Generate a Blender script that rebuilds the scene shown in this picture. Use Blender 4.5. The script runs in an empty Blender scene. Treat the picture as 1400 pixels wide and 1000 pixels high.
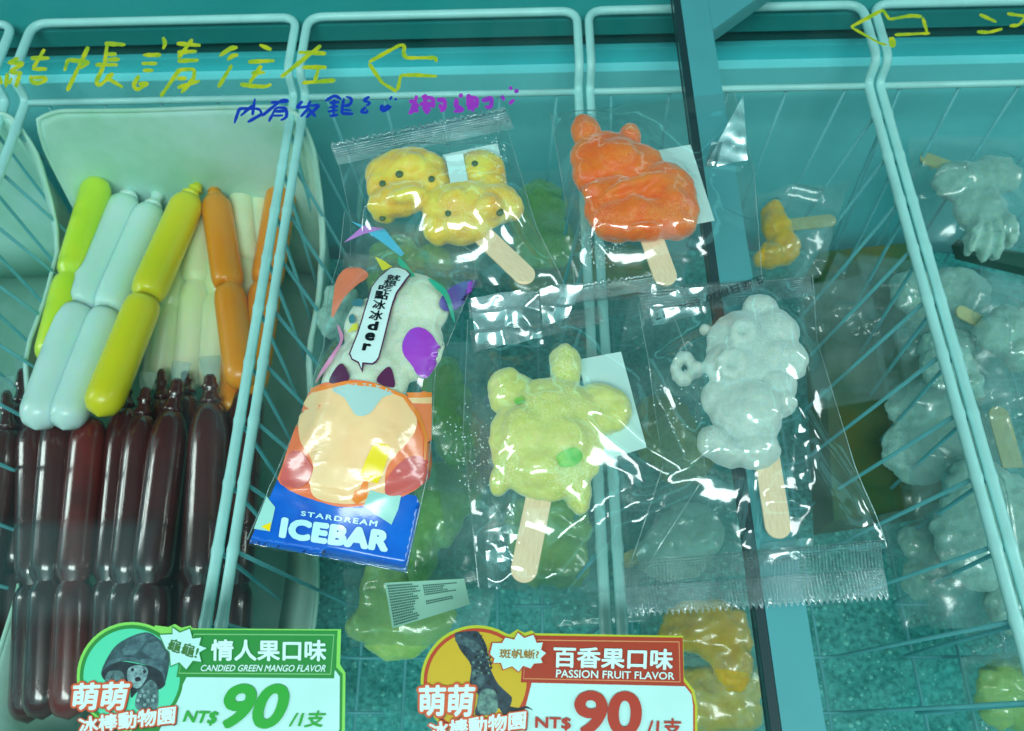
import bpy, bmesh, math, random
import numpy as np
from mathutils import Vector, Matrix, noise
from mathutils.bvhtree import BVHTree
from mathutils.geometry import tessellate_polygon

random.seed(7)
np.random.seed(7)
S = bpy.context.scene
COL = S.collection

# ------------------------------------------------------------------ camera
F = 1040.0                                   # focal length in photo pixels (photo 1400 x 1000)
CAM = Vector((0, 0, 0.468))
aY = Vector((1.0, -2147.0, 1040.0)).normalized()     # the freezer's depth axis seen from the camera
aX = Vector((1.0, -0.0114, -0.0245))
aX = (aX - aY * aX.dot(aY)).normalized()
aZ = aX.cross(aY)
cam_d = bpy.data.cameras.new('camera')
cam = bpy.data.objects.new('camera', cam_d)
COL.objects.link(cam)
right = Vector((aX[0], aY[0], aZ[0])); down = Vector((aX[1], aY[1], aZ[1])); fwd = Vector((aX[2], aY[2], aZ[2]))
M = Matrix((right, -down, -fwd)).transposed().to_4x4()
M.translation = CAM
cam.matrix_world = M
cam_d.sensor_width = 36
cam_d.lens = 36 * F / 1400
cam_d.clip_start = 0.01
cam_d.clip_end = 50
cam_d.dof.use_dof = True
cam_d.dof.focus_distance = 0.51
cam_d.dof.aperture_fstop = 9.0
S.camera = cam

def ray(px, py):
    r = Vector(((px - 700) / F, (py - 500) / F, 1.0))
    return Vector((r.dot(aX), r.dot(aY), r.dot(aZ))).normalized()
def at(px, py, z=0.0):
    d = ray(px, py)
    return CAM + d * ((z - CAM.z) / d.z)

# ------------------------------------------------------------------ world: the dim shop ceiling mirrored in the glass
W = bpy.data.worlds.new('World'); S.world = W; W.use_nodes = True
wn = W.node_tree.nodes; wl = W.node_tree.links
bg = wn['Background']
tc = wn.new('ShaderNodeTexCoord'); sep = wn.new('ShaderNodeSeparateXYZ')
wl.new(tc.outputs['Generated'], sep.inputs[0])
def wm(op, a, b=None, clamp=False):
    n = wn.new('ShaderNodeMath'); n.operation = op; n.use_clamp = clamp
    for i, v in enumerate((a, b)):
        if v is None: continue
        if isinstance(v, (int, float)): n.inputs[i].default_value = v
        else: wl.new(v, n.inputs[i])
    return n.outputs[0]
zc = wm('MAXIMUM', sep.outputs[2], 0.02)
cu = wm('DIVIDE', sep.outputs[0], zc); cv = wm('DIVIDE', sep.outputs[1], zc)
def band(x, lo, hi, soft):
    a = wm('DIVIDE', wm('SUBTRACT', x, lo), soft, True)
    b = wm('DIVIDE', wm('SUBTRACT', hi, x), soft, True)
    return wm('MULTIPLY', a, b)
def ceil_uv(px, py):
    d = ray(px, py); return d.x / -d.z, d.y / -d.z
_, v_lo = ceil_uv(700, 893); _, v_hi = ceil_uv(700, 852)
stripe = band(cv, v_lo, v_hi, 0.006)
u0, v0 = ceil_uv(15, 852); u1, v1 = ceil_uv(222, 706)
panel = wm('MULTIPLY', band(cu, u0 - .2, u1, 0.02), band(cv, v_hi, v1, 0.02))
lowp = band(cv, -0.3, v_lo, 0.01)
lev = wm('ADD', wm('MULTIPLY', panel, 0.75), 0.085)
lev = wm('ADD', lev, wm('MULTIPLY', lowp, 0.14))
lev = wm('MULTIPLY', lev, wm('SUBTRACT', 1.0, wm('MULTIPLY', stripe, 0.9)))
# bright rows added for sheen on the film, outside what the flat glass mirrors
for (a, b, c, d_, l) in ((-3.2, -1.7, -.8, 2.2, 1.5), (1.7, 3.0, -.8, 2.2, 1.5), (-1.6, 1.6, 1.9, 2.4, 2.5), (-1.5, 1.5, -.95, -.30, 1.3)):
    lev = wm('ADD', lev, wm('MULTIPLY', wm('MULTIPLY', band(cu, a, b, .05), band(cv, c, d_, .05)), l))
lev = wm('MULTIPLY', lev, wm('ADD', wm('MULTIPLY', wm('GREATER_THAN', sep.outputs[2], 0.0), 0.8), 0.2))
mixc = wn.new('ShaderNodeVectorMath'); mixc.operation = 'SCALE'
mixc.inputs[0].default_value = (0.26, 1.0, 1.02)
wl.new(lev, mixc.inputs['Scale'])
wl.new(mixc.outputs[0], bg.inputs['Color'])
bg.inputs['Strength'].default_value = 1.0

# ------------------------------------------------------------------ lamps
def area(name, loc, target, sx, sy, power, color):
    l = bpy.data.lights.new(name, 'AREA'); l.shape = 'RECTANGLE'; l.size = sx; l.size_y = sy
    l.energy = power; l.color = color
    o = bpy.data.objects.new(name, l); COL.objects.link(o)
    o.location = loc
    o.rotation_euler = (Vector(target) - Vector(loc)).to_track_quat('-Z', 'Y').to_euler()
    return o
LT = (0.88, 1.0, 0.99)
area('ceiling_lamp_key', (-0.1, -0.72, 1.7), (0, 0.15, 0), 1.3, 0.42, 40, LT)
area('ceiling_lamp_side', (2.7, 0.35, 1.35), (0.1, 0.2, 0), 0.35, 1.4, 31, LT)
area('ceiling_lamp_far', (-2.7, 0.35, 1.35), (0, 0.2, 0), 0.35, 1.4, 31, LT)

S.render.engine = 'CYCLES'
S.cycles.transparent_max_bounces = 40
S.cycles.max_bounces = 10
S.cycles.caustics_reflective = False
S.cycles.caustics_refractive = False
S.cycles.use_denoising = True
S.cycles.sample_clamp_indirect = 6
S.view_settings.view_transform = 'Standard'
S.view_settings.look = 'None'
S.view_settings.gamma = 1
S.view_settings.use_curve_mapping = False
S.view_settings.exposure = -0.34

# ------------------------------------------------------------------ materials
def lin(c):
    return tuple(((v / 255) / 12.92 if v <= 10 else (((v / 255) + .055) / 1.055) ** 2.4) for v in c)
TINT = (0.90, 0.93, 0.905)                    # the lid's glass, one pass
def seen(r, g, b, under=False, k=1.0):
    """albedo of a surface whose colour in the photo is r,g,b (under the lid's tinted glass or on it)"""
    c = lin((r, g, b))
    o = []
    for i in range(3):
        d = LT[i] * (TINT[i] ** 2 if under else 1) * k
        o.append(max(0.002, min(0.92, c[i] / d)))
    return tuple(o) + (1,)

MATS = {}
def mat(name, color, rough=.5, coat=0.0, noise_amt=0.0, noise_scale=60, color2=None, bump=0.0, bump_scale=200, sss=0.0, spec=.5, alpha=1.0, coat_rough=.1):
    m = bpy.data.materials.new(name); m.use_nodes = True
    nt = m.node_tree; b = nt.nodes['Principled BSDF']
    b.inputs['Roughness'].default_value = rough
    b.inputs['Coat Weight'].default_value = coat
    b.inputs['Coat Roughness'].default_value = coat_rough
    b.inputs['Specular IOR Level'].default_value = spec
    b.inputs['Base Color'].default_value = color
    t = nt.nodes.new('ShaderNodeTexCoord')
    if noise_amt > 0 or color2:
        n = nt.nodes.new('ShaderNodeTexNoise'); n.inputs['Scale'].default_value = noise_scale
        n.inputs['Detail'].default_value = 6; n.inputs['Roughness'].default_value = .6
        nt.links.new(t.outputs['Object'], n.inputs['Vector'])
        r = nt.nodes.new('ShaderNodeMapRange'); r.inputs[1].default_value = .35; r.inputs[2].default_value = .68
        nt.links.new(n.outputs[0], r.inputs[0])
        mx = nt.nodes.new('ShaderNodeMix'); mx.data_type = 'RGBA'
        mx.inputs[6].default_value = color
        c2 = color2 or tuple(v * (1 - noise_amt) for v in color[:3]) + (1,)
        mx.inputs[7].default_value = c2
        nt.links.new(r.outputs[0], mx.inputs[0])
        nt.links.new(mx.outputs[2], b.inputs['Base Color'])
    if bump > 0:
        n2 = nt.nodes.new('ShaderNodeTexNoise'); n2.inputs['Scale'].default_value = bump_scale
        n2.inputs['Detail'].default_value = 4
        nt.links.new(t.outputs['Object'], n2.inputs['Vector'])
        bp = nt.nodes.new('ShaderNodeBump'); bp.inputs['Strength'].default_value = bump; bp.inputs['Distance'].default_value = .002
        nt.links.new(n2.outputs[0], bp.inputs['Height'])
        nt.links.new(bp.outputs[0], b.inputs['Normal'])
    if sss > 0:
        b.inputs['Subsurface Weight'].default_value = sss
        b.inputs['Subsurface Radius'].default_value = (1, .6, .4)
        b.inputs['Subsurface Scale'].default_value = .008
    b.inputs['Alpha'].default_value = alpha
    return m

def schlick(nt, f0):
    lw = nt.nodes.new('ShaderNodeLayerWeight'); lw.inputs['Blend'].default_value = .5
    p = nt.nodes.new('ShaderNodeMath'); p.operation = 'POWER'; p.inputs[1].default_value = 5
    nt.links.new(lw.outputs['Facing'], p.inputs[0])
    a = nt.nodes.new('ShaderNodeMath'); a.operation = 'MULTIPLY_ADD'
    a.inputs[1].default_value = 1 - f0; a.inputs[2].default_value = f0
    nt.links.new(p.outputs[0], a.inputs[0])
    return a.outputs[0], lw

def glass_mat(name, tint, f0=.035, rough=0.0):
    m = bpy.data.materials.new(name); m.use_nodes = True
    nt = m.node_tree; nt.nodes.clear()
    out = nt.nodes.new('ShaderNodeOutputMaterial')
    tr = nt.nodes.new('ShaderNodeBsdfTransparent'); tr.inputs[0].default_value = tint + (1,)
    gl = nt.nodes.new('ShaderNodeBsdfGlossy'); gl.inputs['Roughness'].default_value = rough
    fac, lw = schlick(nt, f0)
    mx = nt.nodes.new('ShaderNodeMixShader')
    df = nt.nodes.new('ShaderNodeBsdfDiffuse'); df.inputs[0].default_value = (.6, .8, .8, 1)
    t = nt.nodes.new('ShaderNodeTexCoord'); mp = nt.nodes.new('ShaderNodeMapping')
    mp.inputs['Rotation'].default_value = (0, 0, math.radians(-28)); mp.inputs['Scale'].default_value = (26, 4, 1)  # streaky smudge haze, slanted to stand in for reflected streaks as well
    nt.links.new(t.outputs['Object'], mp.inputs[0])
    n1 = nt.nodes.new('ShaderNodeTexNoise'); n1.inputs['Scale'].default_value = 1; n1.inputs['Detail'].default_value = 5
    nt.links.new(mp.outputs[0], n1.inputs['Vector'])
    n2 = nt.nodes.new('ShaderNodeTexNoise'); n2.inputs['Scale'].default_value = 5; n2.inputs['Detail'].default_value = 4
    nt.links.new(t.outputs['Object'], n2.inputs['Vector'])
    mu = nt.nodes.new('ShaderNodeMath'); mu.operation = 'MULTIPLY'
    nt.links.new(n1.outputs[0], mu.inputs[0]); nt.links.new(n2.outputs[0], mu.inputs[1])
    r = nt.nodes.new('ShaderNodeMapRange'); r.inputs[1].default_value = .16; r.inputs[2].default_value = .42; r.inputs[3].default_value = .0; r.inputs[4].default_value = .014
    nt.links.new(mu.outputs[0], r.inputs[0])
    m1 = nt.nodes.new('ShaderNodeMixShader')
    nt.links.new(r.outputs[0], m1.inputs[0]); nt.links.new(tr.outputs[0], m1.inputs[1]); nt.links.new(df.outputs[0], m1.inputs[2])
    nt.links.new(fac, mx.inputs[0]); nt.links.new(m1.outputs[0], mx.inputs[1]); nt.links.new(gl.outputs[0], mx.inputs[2])
    nt.links.new(mx.outputs[0], out.inputs[0])
    return m

def film_mat(name, haze=.06, rough=.09, f0=.09, emboss=0.0, tint=(.95, .985, .98), crumple=0.25, scale=55):
    m = bpy.data.materials.new(name); m.use_nodes = True
    nt = m.node_tree; nt.nodes.clear()
    L = nt.links.new
    out = nt.nodes.new('ShaderNodeOutputMaterial')
    tr = nt.nodes.new('ShaderNodeBsdfTransparent'); tr.inputs[0].default_value = tint + (1,)
    df = nt.nodes.new('ShaderNodeBsdfDiffuse'); df.inputs[0].default_value = (.66, .92, .92, 1)
    gl = nt.nodes.new('ShaderNodeBsdfGlossy'); gl.inputs['Roughness'].default_value = rough
    t = nt.nodes.new('ShaderNodeTexCoord')
    # cloudy frost patches on the film
    n = nt.nodes.new('ShaderNodeTexNoise'); n.inputs['Scale'].default_value = 22; n.inputs['Detail'].default_value = 5
    L(t.outputs['Object'], n.inputs['Vector'])
    r = nt.nodes.new('ShaderNodeMapRange'); r.inputs[1].default_value = .4; r.inputs[2].default_value = .75
    r.inputs[3].default_value = haze * .5; r.inputs[4].default_value = haze * 2.2
    L(n.outputs[0], r.inputs[0])
    m1 = nt.nodes.new('ShaderNodeMixShader')
    L(r.outputs[0], m1.inputs[0]); L(tr.outputs[0], m1.inputs[1]); L(df.outputs[0], m1.inputs[2])
    # fine crumple
    v = nt.nodes.new('ShaderNodeTexNoise'); v.inputs['Scale'].default_value = scale; v.inputs['Detail'].default_value = 3
    if hasattr(v, 'noise_type'): v.noise_type = 'RIDGED_MULTIFRACTAL'
    L(t.outputs['Object'], v.inputs['Vector'])
    bp = nt.nodes.new('ShaderNodeBump'); bp.inputs['Strength'].default_value = crumple; bp.inputs['Distance'].default_value = .002
    L(v.outputs[0], bp.inputs['Height'])
    nrm = bp.outputs[0]
    if emboss > 0:
        sp = nt.nodes.new('ShaderNodeSeparateXYZ'); L(t.outputs['UV'], sp.inputs[0])
        hs = []
        for k, fr in ((0, 2 * math.pi * 75), (1, 2 * math.pi * 9)):
            mu = nt.nodes.new('ShaderNodeMath'); mu.operation = 'MULTIPLY'; mu.inputs[1].default_value = fr
            L(sp.outputs[k], mu.inputs[0])
            si = nt.nodes.new('ShaderNodeMath'); si.operation = 'SINE'; L(mu.outputs[0], si.inputs[0]); hs.append(si.outputs[0])
        ad = nt.nodes.new('ShaderNodeMath'); ad.operation = 'ADD'; L(hs[0], ad.inputs[0]); L(hs[1], ad.inputs[1])
        b2 = nt.nodes.new('ShaderNodeBump'); b2.inputs['Strength'].default_value = emboss; b2.inputs['Distance'].default_value = .0006
        L(ad.outputs[0], b2.inputs['Height']); L(nrm, b2.inputs['Normal'])
        nrm = b2.outputs[0]
    L(nrm, gl.inputs['Normal'])
    fac, lw = schlick(nt, f0); L(nrm, lw.inputs['Normal'])
    m2 = nt.nodes.new('ShaderNodeMixShader')
    L(fac, m2.inputs[0]); L(m1.outputs[0], m2.inputs[1]); L(gl.outputs[0], m2.inputs[2])
    L(m2.outputs[0], out.inputs[0])
    return m

def pop_mat(name, color, color2, frost, frost_amt=.5, scale=45, under=False):
    """ice pop body: mottled fruit ice with patches of rime"""
    m = mat(name, color, rough=.5, color2=color2, noise_scale=scale, bump=.4, bump_scale=260, sss=.9, coat=.08, coat_rough=.3, spec=.35)
    nt = m.node_tree; b = nt.nodes['Principled BSDF']; L = nt.links.new
    b.inputs['Sheen Weight'].default_value = .45; b.inputs['Sheen Roughness'].default_value = .45; b.inputs['Sheen Tint'].default_value = (.8, 1, 1, 1)
    src = b.inputs['Base Color'].links[0].from_socket
    t = nt.nodes.new('ShaderNodeTexCoord')
    n = nt.nodes.new('ShaderNodeTexNoise'); n.inputs['Scale'].default_value = 900; n.inputs['Detail'].default_value = 1
    L(t.outputs['Object'], n.inputs['Vector'])
    n3 = nt.nodes.new('ShaderNodeTexNoise'); n3.inputs['Scale'].default_value = 30
    L(t.outputs['Object'], n3.inputs['Vector'])
    ad = nt.nodes.new('ShaderNodeMath'); ad.operation = 'ADD'; L(n.outputs[0], ad.inputs[0]); L(n3.outputs[0], ad.inputs[1])
    r = nt.nodes.new('ShaderNodeMapRange'); r.inputs[1].default_value = 1.0; r.inputs[2].default_value = 1.3; r.inputs[4].default_value = frost_amt
    L(ad.outputs[0], r.inputs[0])
    mx = nt.nodes.new('ShaderNodeMix'); mx.data_type = 'RGBA'
    L(r.outputs[0], mx.inputs[0]); L(src, mx.inputs[6]); mx.inputs[7].default_value = frost
    L(mx.outputs[2], b.inputs['Base Color'])
    return m

def wood_mat(name, c1, c2):
    m = mat(name, c1, rough=.6)
    nt = m.node_tree; b = nt.nodes['Principled BSDF']; L = nt.links.new
    t = nt.nodes.new('ShaderNodeTexCoord'); mp = nt.nodes.new('ShaderNodeMapping'); mp.inputs['Scale'].default_value = (260, 12, 60)
    L(t.outputs['UV'], mp.inputs[0])
    mp.inputs['Scale'].default_value = (14, 1.2, 1)
    n = nt.nodes.new('ShaderNodeTexNoise'); n.inputs['Scale'].default_value = 1.5; n.inputs['Detail'].default_value = 6
    L(mp.outputs[0], n.inputs['Vector'])
    r = nt.nodes.new('ShaderNodeMapRange'); r.inputs[1].default_value = .35; r.inputs[2].default_value = .7; L(n.outputs[0], r.inputs[0])
    mx = nt.nodes.new('ShaderNodeMix'); mx.data_type = 'RGBA'
    mx.inputs[6].default_value = c1; mx.inputs[7].default_value = c2
    L(r.outputs[0], mx.inputs[0]); L(mx.outputs[2], b.inputs['Base Color'])
    return m

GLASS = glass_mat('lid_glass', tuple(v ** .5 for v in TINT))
FILM = film_mat('clear_film', haze=.02, f0=.08, rough=.10, crumple=.10, scale=38)
FILM_UNDER = film_mat('clear_film_below', haze=.085, rough=.18, f0=.09, crumple=.2, scale=30)
SEAL = film_mat('embossed_seal_film', haze=.09, emboss=1.0, rough=.14, f0=.16, crumple=.3)
CRIMP = film_mat('crimped_film', haze=.2, emboss=.9, rough=.18, f0=.26, crumple=.8, scale=70)
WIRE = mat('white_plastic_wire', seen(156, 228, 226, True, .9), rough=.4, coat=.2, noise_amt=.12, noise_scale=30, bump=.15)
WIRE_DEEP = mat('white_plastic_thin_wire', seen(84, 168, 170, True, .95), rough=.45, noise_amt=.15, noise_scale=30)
LINER = mat('freezer_liner', seen(54, 168, 170, True, .72), rough=.6, noise_amt=.14, noise_scale=9, bump=.2, bump_scale=60)
LINER_PALE = mat('freezer_trim_band', seen(104, 200, 200, True, .8), rough=.6, noise_amt=.1, noise_scale=12)
LEDGE = mat('freezer_ledge', seen(24, 128, 124, True, .85), rough=.5, noise_amt=.1, noise_scale=9)
LEDGE_SHADE = mat('ledge_shade', seen(12, 70, 66, True, .8), rough=.6)
FRAME = mat('lid_frame', seen(70, 150, 154), rough=.42, noise_amt=.08, noise_scale=14)
GASKET = mat('black_gasket', seen(10, 46, 50), rough=.6)
TUBM = mat('white_soft_plastic', seen(174, 224, 210, True), rough=.5, noise_amt=.12, noise_scale=11, sss=.3, color2=seen(140, 204, 172, True))  # light bounced off the ice tubes painted in as greener patches
CARD = mat('white_paper_card', seen(192, 232, 226), rough=.7)
WOOD = wood_mat('pale_wood', seen(228, 212, 174), seen(216, 196, 154))
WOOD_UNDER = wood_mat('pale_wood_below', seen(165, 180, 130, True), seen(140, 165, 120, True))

# ------------------------------------------------------------------ object helpers
def origin(p):
    o = Vector((0, 0, 0))
    while p is not None:
        o += p.location; p = p.parent
    return o
def mesh_obj(name, verts, faces, m, parent=None, smooth=True, uvs=None, loc=None):
    off = origin(parent) + (loc or Vector((0, 0, 0)))
    me = bpy.data.meshes.new(name)
    me.from_pydata([tuple(Vector(v) - off) for v in verts], [], faces)
    if uvs is not None:
        ul = me.uv_layers.new(name='uv')
        for l in me.loops: ul.data[l.index].uv = uvs[l.vertex_index]
    me.materials.append(m)
    if smooth:
        me.polygons.foreach_set('use_smooth', [True] * len(me.polygons))
    me.update()
    o = bpy.data.objects.new(name, me); COL.objects.link(o)
    if loc: o.location = loc
    if parent: o.parent = parent
    return o
def tag(o, label, cat, group=None):
    o['label'] = label; o['category'] = cat
    if group: o['group'] = group
    return o
def thing(name, label, cat, loc, group=None):
    o = bpy.data.objects.new(name, None); COL.objects.link(o)
    o.location = loc; o.empty_display_size = .02
    return tag(o, label, cat, group)

class MB:
    def __init__(s): s.v = []; s.f = []
    def add(s, v, f):
        n = len(s.v); s.v += [Vector(p) for p in v]; s.f += [tuple(i + n for i in q) for q in f]
    def box(s, lo, hi):
        x0, y0, z0 = lo; x1, y1, z1 = hi
        s.add([(x0,y0,z0),(x1,y0,z0),(x1,y1,z0),(x0,y1,z0),(x0,y0,z1),(x1,y0,z1),(x1,y1,z1),(x0,y1,z1)],
              [(0,3,2,1),(4,5,6,7),(0,1,5,4),(1,2,6,5),(2,3,7,6),(3,0,4,7)])
    def tube(s, pts, r, seg=10, closed=False, radii=None):
        pts = [Vector(p) for p in pts]; n = len(pts); rings = []
        up = Vector((0.123, 0.3, 0.94)).normalized()
        for i, p in enumerate(pts):
            if closed: t = pts[(i + 1) % n] - pts[i - 1]
            else: t = pts[min(i + 1, n - 1)] - pts[max(i - 1, 0)]
            t.normalize()
            a = up - t * up.dot(t)
            if a.length < .05: a = Vector((1, 0, 0)) - t * t.x
            a.normalize(); b = t.cross(a); up = a
            rr = radii[i] if radii else r
            rings.append([p + a * (rr * math.cos(2*math.pi*k/seg)) + b * (rr * math.sin(2*math.pi*k/seg)) for k in range(seg)])
        v = [q for R in rings for q in R]; f = []
        for i in range(n if closed else n - 1):
            j = (i + 1) % n
            for k in range(seg):
                f.append((i*seg+k, i*seg+(k+1) % seg, j*seg+(k+1) % seg, j*seg+k))
        if not closed:
            f.append(tuple(range(seg))[::-1]); f.append(tuple((n-1)*seg + k for k in range(seg)))
        s.add(v, f)
    def build(s, name, m, parent=None, smooth=True, loc=None):
        return mesh_obj(name, s.v, s.f, m, parent, smooth, loc=loc)

def round_path(pts, r, n=6, closed=False):
    pts = [Vector(p) for p in pts]; out = []
    N = len(pts)
    for i, p in enumerate(pts):
        if not closed and i in (0, N - 1): out.append(p); continue
        a = pts[i-1]; b = pts[(i+1) % N]
        da = (a - p); db = (b - p); rr = min(r, da.length * .45, db.length * .45)
        A = p + da.normalized() * rr; B = p + db.normalized() * rr
        for k in range(n + 1):
            t = k / n
            out.append(A*(1-t)**2 + p*2*t*(1-t) + B*t*t)
    return out
def dense(pts, step):
    out = [Vector(pts[0])]
    for a, b in zip(pts, pts[1:]):
        a = Vector(a); b = Vector(b); k = max(1, int((b - a).length / step))
        for i in range(1, k + 1): out.append(a.lerp(b, i / k))
    return out

def hit(bvh, px, py, lift=.0003, zdef=0.0):
    d = ray(px, py)
    p, n, i, t = bvh.ray_cast(CAM, d)
    if p is None: return at(px, py, zdef)
    if n.dot(d) > 0: n = -n
    return p + n * lift

def poly_pts(pts):
    return [Vector((p[0], p[1], 0)) for p in pts]
def px_polys(name, polys, m, parent, z=None, bvh=None, lift=.0003, fine=14):
    """flat or draped printed shapes given as pixel outlines"""
    bm = bmesh.new()
    for pts in polys:
        vs = [bm.verts.new(p) for p in poly_pts(pts)]
        for t in tessellate_polygon([poly_pts(pts)]):
            try: bm.faces.new([vs[i] for i in t])
            except ValueError: pass
    if bvh is not None:
        for _ in range(6):
            es = [e for e in bm.edges if e.calc_length() > fine]
            if not es: break
            bmesh.ops.subdivide_edges(bm, edges=es, cuts=1)
            bmesh.ops.triangulate(bm, faces=[f for f in bm.faces if len(f.verts) > 3])
    bm.verts.index_update()
    V = [hit(bvh, v.co.x, v.co.y, lift) if bvh is not None else at(v.co.x, v.co.y, z) for v in bm.verts]
    Fc = []
    for f in bm.faces:
        idx = [v.index for v in f.verts]
        n = (V[idx[1]] - V[idx[0]]).cross(V[idx[2]] - V[idx[0]])
        Fc.append(idx if n.z > 0 else idx[::-1])
    bm.free()
    return mesh_obj(name, V, Fc, m, parent, smooth=bvh is not None)
def circle(cx, cy, r, n=48, a0=0, a1=360, ry=None):
    return [(cx + r*math.cos(math.radians(a0+(a1-a0)*i/n)), cy + (ry or r)*math.sin(math.radians(a0+(a1-a0)*i/n))) for i in range(n if a1-a0 == 360 else n+1)]
def smooth_poly(pts, n=5):
    out = []; N = len(pts)
    for i in range(N):
        p0, p1, p2, p3 = (Vector((*pts[(i+k-1) % N], 0)) for k in range(4))
        for j in range(n):
            t = j / n
            q = .5*((2*p1)+(p2-p0)*t+(2*p0-5*p1+4*p2-p3)*t*t+(3*p1-p0-3*p2+p3)*t**3)
            out.append((q.x, q.y))
    return out
def Z(ox, oy, s, pts):
    return [(ox + x*s, oy + y*s) for x, y in pts]

_tc = {}
def glyphs(body, bold=0.0, shear=0.0, spacing=1.0):
    """letter outlines; bold letters are thickened by laying shifted copies of the outline over each other"""
    key = (body, bold, shear, spacing)
    if key in _tc: return _tc[key]
    c = bpy.data.curves.new('tmp', 'FONT'); c.body = body; c.shear = shear; c.space_character = spacing
    c.resolution_u = 8 if body == '90' else 3
    o = bpy.data.objects.new('tmp', c); COL.objects.link(o)
    dg = bpy.context.evaluated_depsgraph_get(); dg.update()
    me = bpy.data.meshes.new_from_object(o.evaluated_get(dg), depsgraph=dg)
    V = [tuple(v.co) for v in me.vertices]; P = [tuple(p.vertices) for p in me.polygons]
    bpy.data.objects.remove(o); bpy.data.curves.remove(c); bpy.data.meshes.remove(me)
    if bold > 0:
        n = 8 if bold < .06 else 14
        V2 = []; P2 = []
        for k in range(n):
            dx = bold*math.cos(2*math.pi*k/n); dy = bold*math.sin(2*math.pi*k/n); b0 = len(V2)
            V2 += [(v[0]+dx, v[1]+dy, k*1e-6) for v in V]; P2 += [tuple(i+b0 for i in p) for p in P]
        b0 = len(V2); V2 += [(v[0], v[1], n*1e-6) for v in V]; P2 += [tuple(i+b0 for i in p) for p in P]
        V, P = V2, P2
    else:
        V = [(v[0], v[1], 0.0) for v in V]
    _tc[key] = (V, P)
    return V, P
def text(name, body, quad, m, parent, z=None, bvh=None, bold=0.0, shear=0.0, spacing=1.0, box=None, lift=.0004):
    """lettering stretched into a pixel quad (TL, TR, BR, BL)"""
    V, P = glyphs(body, bold, shear, spacing)
    bx = box or (min(v[0] for v in V), min(v[1] for v in V), max(v[0] for v in V), max(v[1] for v in V))
    out = []
    for v in V:
        a = (v[0]-bx[0])/(bx[2]-bx[0]); b = (bx[3]-v[1])/(bx[3]-bx[1])
        tl, tr, br, bl = quad
        x = (tl[0]*(1-a)+tr[0]*a)*(1-b)+(bl[0]*(1-a)+br[0]*a)*b
        y = (tl[1]*(1-a)+tr[1]*a)*(1-b)+(bl[1]*(1-a)+br[1]*a)*b
        out.append(hit(bvh, x, y, lift+v[2]) if bvh is not None else at(x, y, z+v[2]))
    return mesh_obj(name, out, P, m, parent, smooth=False)

def strokes(name, strs, width, m, parent, z0=.0003):
    """marker-pen strokes on the glass: round-ended ribbons following pixel polylines"""
    V = []; Fc = []
    for k, st in enumerate(strs):
        w = width
        if isinstance(st, tuple): w, st = st
        P = []
        for a, b in zip(st, st[1:]):
            n = max(2, int(math.dist(a, b) / 2.5))
            P += [(a[0]+(b[0]-a[0])*i/n, a[1]+(b[1]-a[1])*i/n) for i in range(n)]
        P.append(st[-1])
        for _ in range(2):
            P = [P[0]] + [((P[i-1][0]+2*P[i][0]+P[i+1][0])/4, (P[i-1][1]+2*P[i][1]+P[i+1][1])/4) for i in range(1, len(P)-1)] + [P[-1]]
        z = z0 + k*.00001; base = len(V)
        ph = random.random()*9
        for i, p in enumerate(P):
            q = P[min(i+1, len(P)-1)]; r = P[max(i-1, 0)]
            dx, dy = q[0]-r[0], q[1]-r[1]; l = math.hypot(dx, dy) or 1
            ww = w*.5*(1+.14*math.sin(i*.35+ph)+.08*math.sin(i*1.3+ph*2))
            e = min(i, len(P)-1-i)
            if e < 2: ww *= (.55, .85)[e]
            zz = z+i*1.5e-6
            V.append(at(p[0]-dy/l*ww, p[1]+dx/l*ww, zz)); V.append(at(p[0]+dy/l*ww, p[1]-dx/l*ww, zz))
        for i in range(len(P)-1):
            a = base+2*i; Fc.append((a, a+1, a+3, a+2))
    return mesh_obj(name, V, Fc, m, parent, smooth=False)

# ------------------------------------------------------------------ freezer
ZR, ZH = -0.075, -0.050                      # basket rim, basket hanging loop
y_rim = at(590, 130, ZR).y
y_led = at(700, 30, -.060).y
fz = thing('chest_freezer', 'teal lit chest freezer cabinet holding the wire baskets under its glass lid', 'freezer', (0, 0.1, -0.5))
b = MB()
b.box((-.9, y_led, -.078), (.9, y_led+.30, -.060)); b.build('ledge', LEDGE, fz, False)
b = MB(); b.box((-.9, y_led+.010, -.098), (.9, y_led+.29, -.0785)); b.build('ledge_shade_strip', LEDGE_SHADE, fz, False)  # shadow under the ledge lip painted as a dark strip
b = MB()
b.box((-.9, y_led+.002, -.46), (.9, y_led+.03, -.0985)); b.build('back_wall', LINER, fz, False)
b = MB()
yb2 = at(300, 109, -.115).y
b.box((-.9, yb2, -.46), (.9, y_led+.0015, -.115)); b.build('inner_trim', LINER_PALE, fz, False)
fl = mat('frosted_floor', seen(22, 108, 102, True, .7), rough=.6, color2=seen(66, 160, 152, True, .7), noise_scale=170, bump=1.0, bump_scale=120)
V = []; Fc = []; nx, ny = 150, 100
for j in range(ny+1):
    for i in range(nx+1):
        x = -.9+1.8*i/nx; y = -.5+1.1*j/ny
        V.append((x, y, -.418+.016*noise.fractal(Vector((x*16, y*16, 1)), 1, 2, 5)))
for j in range(ny):
    for i in range(nx): a = j*(nx+1)+i; Fc.append((a, a+1, a+nx+2, a+nx+1))
mesh_obj('frosted_floor', V, Fc, fl, fz)
b = MB(); b.box((-.93, -.6, -.46), (-.9, .75, -.06)); b.box((.9, -.6, -.46), (.93, .75, -.06)); b.box((-.9, -.53, -.46), (.9, -.5, -.06))
b.build('side_walls', LINER, fz, False)

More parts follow.
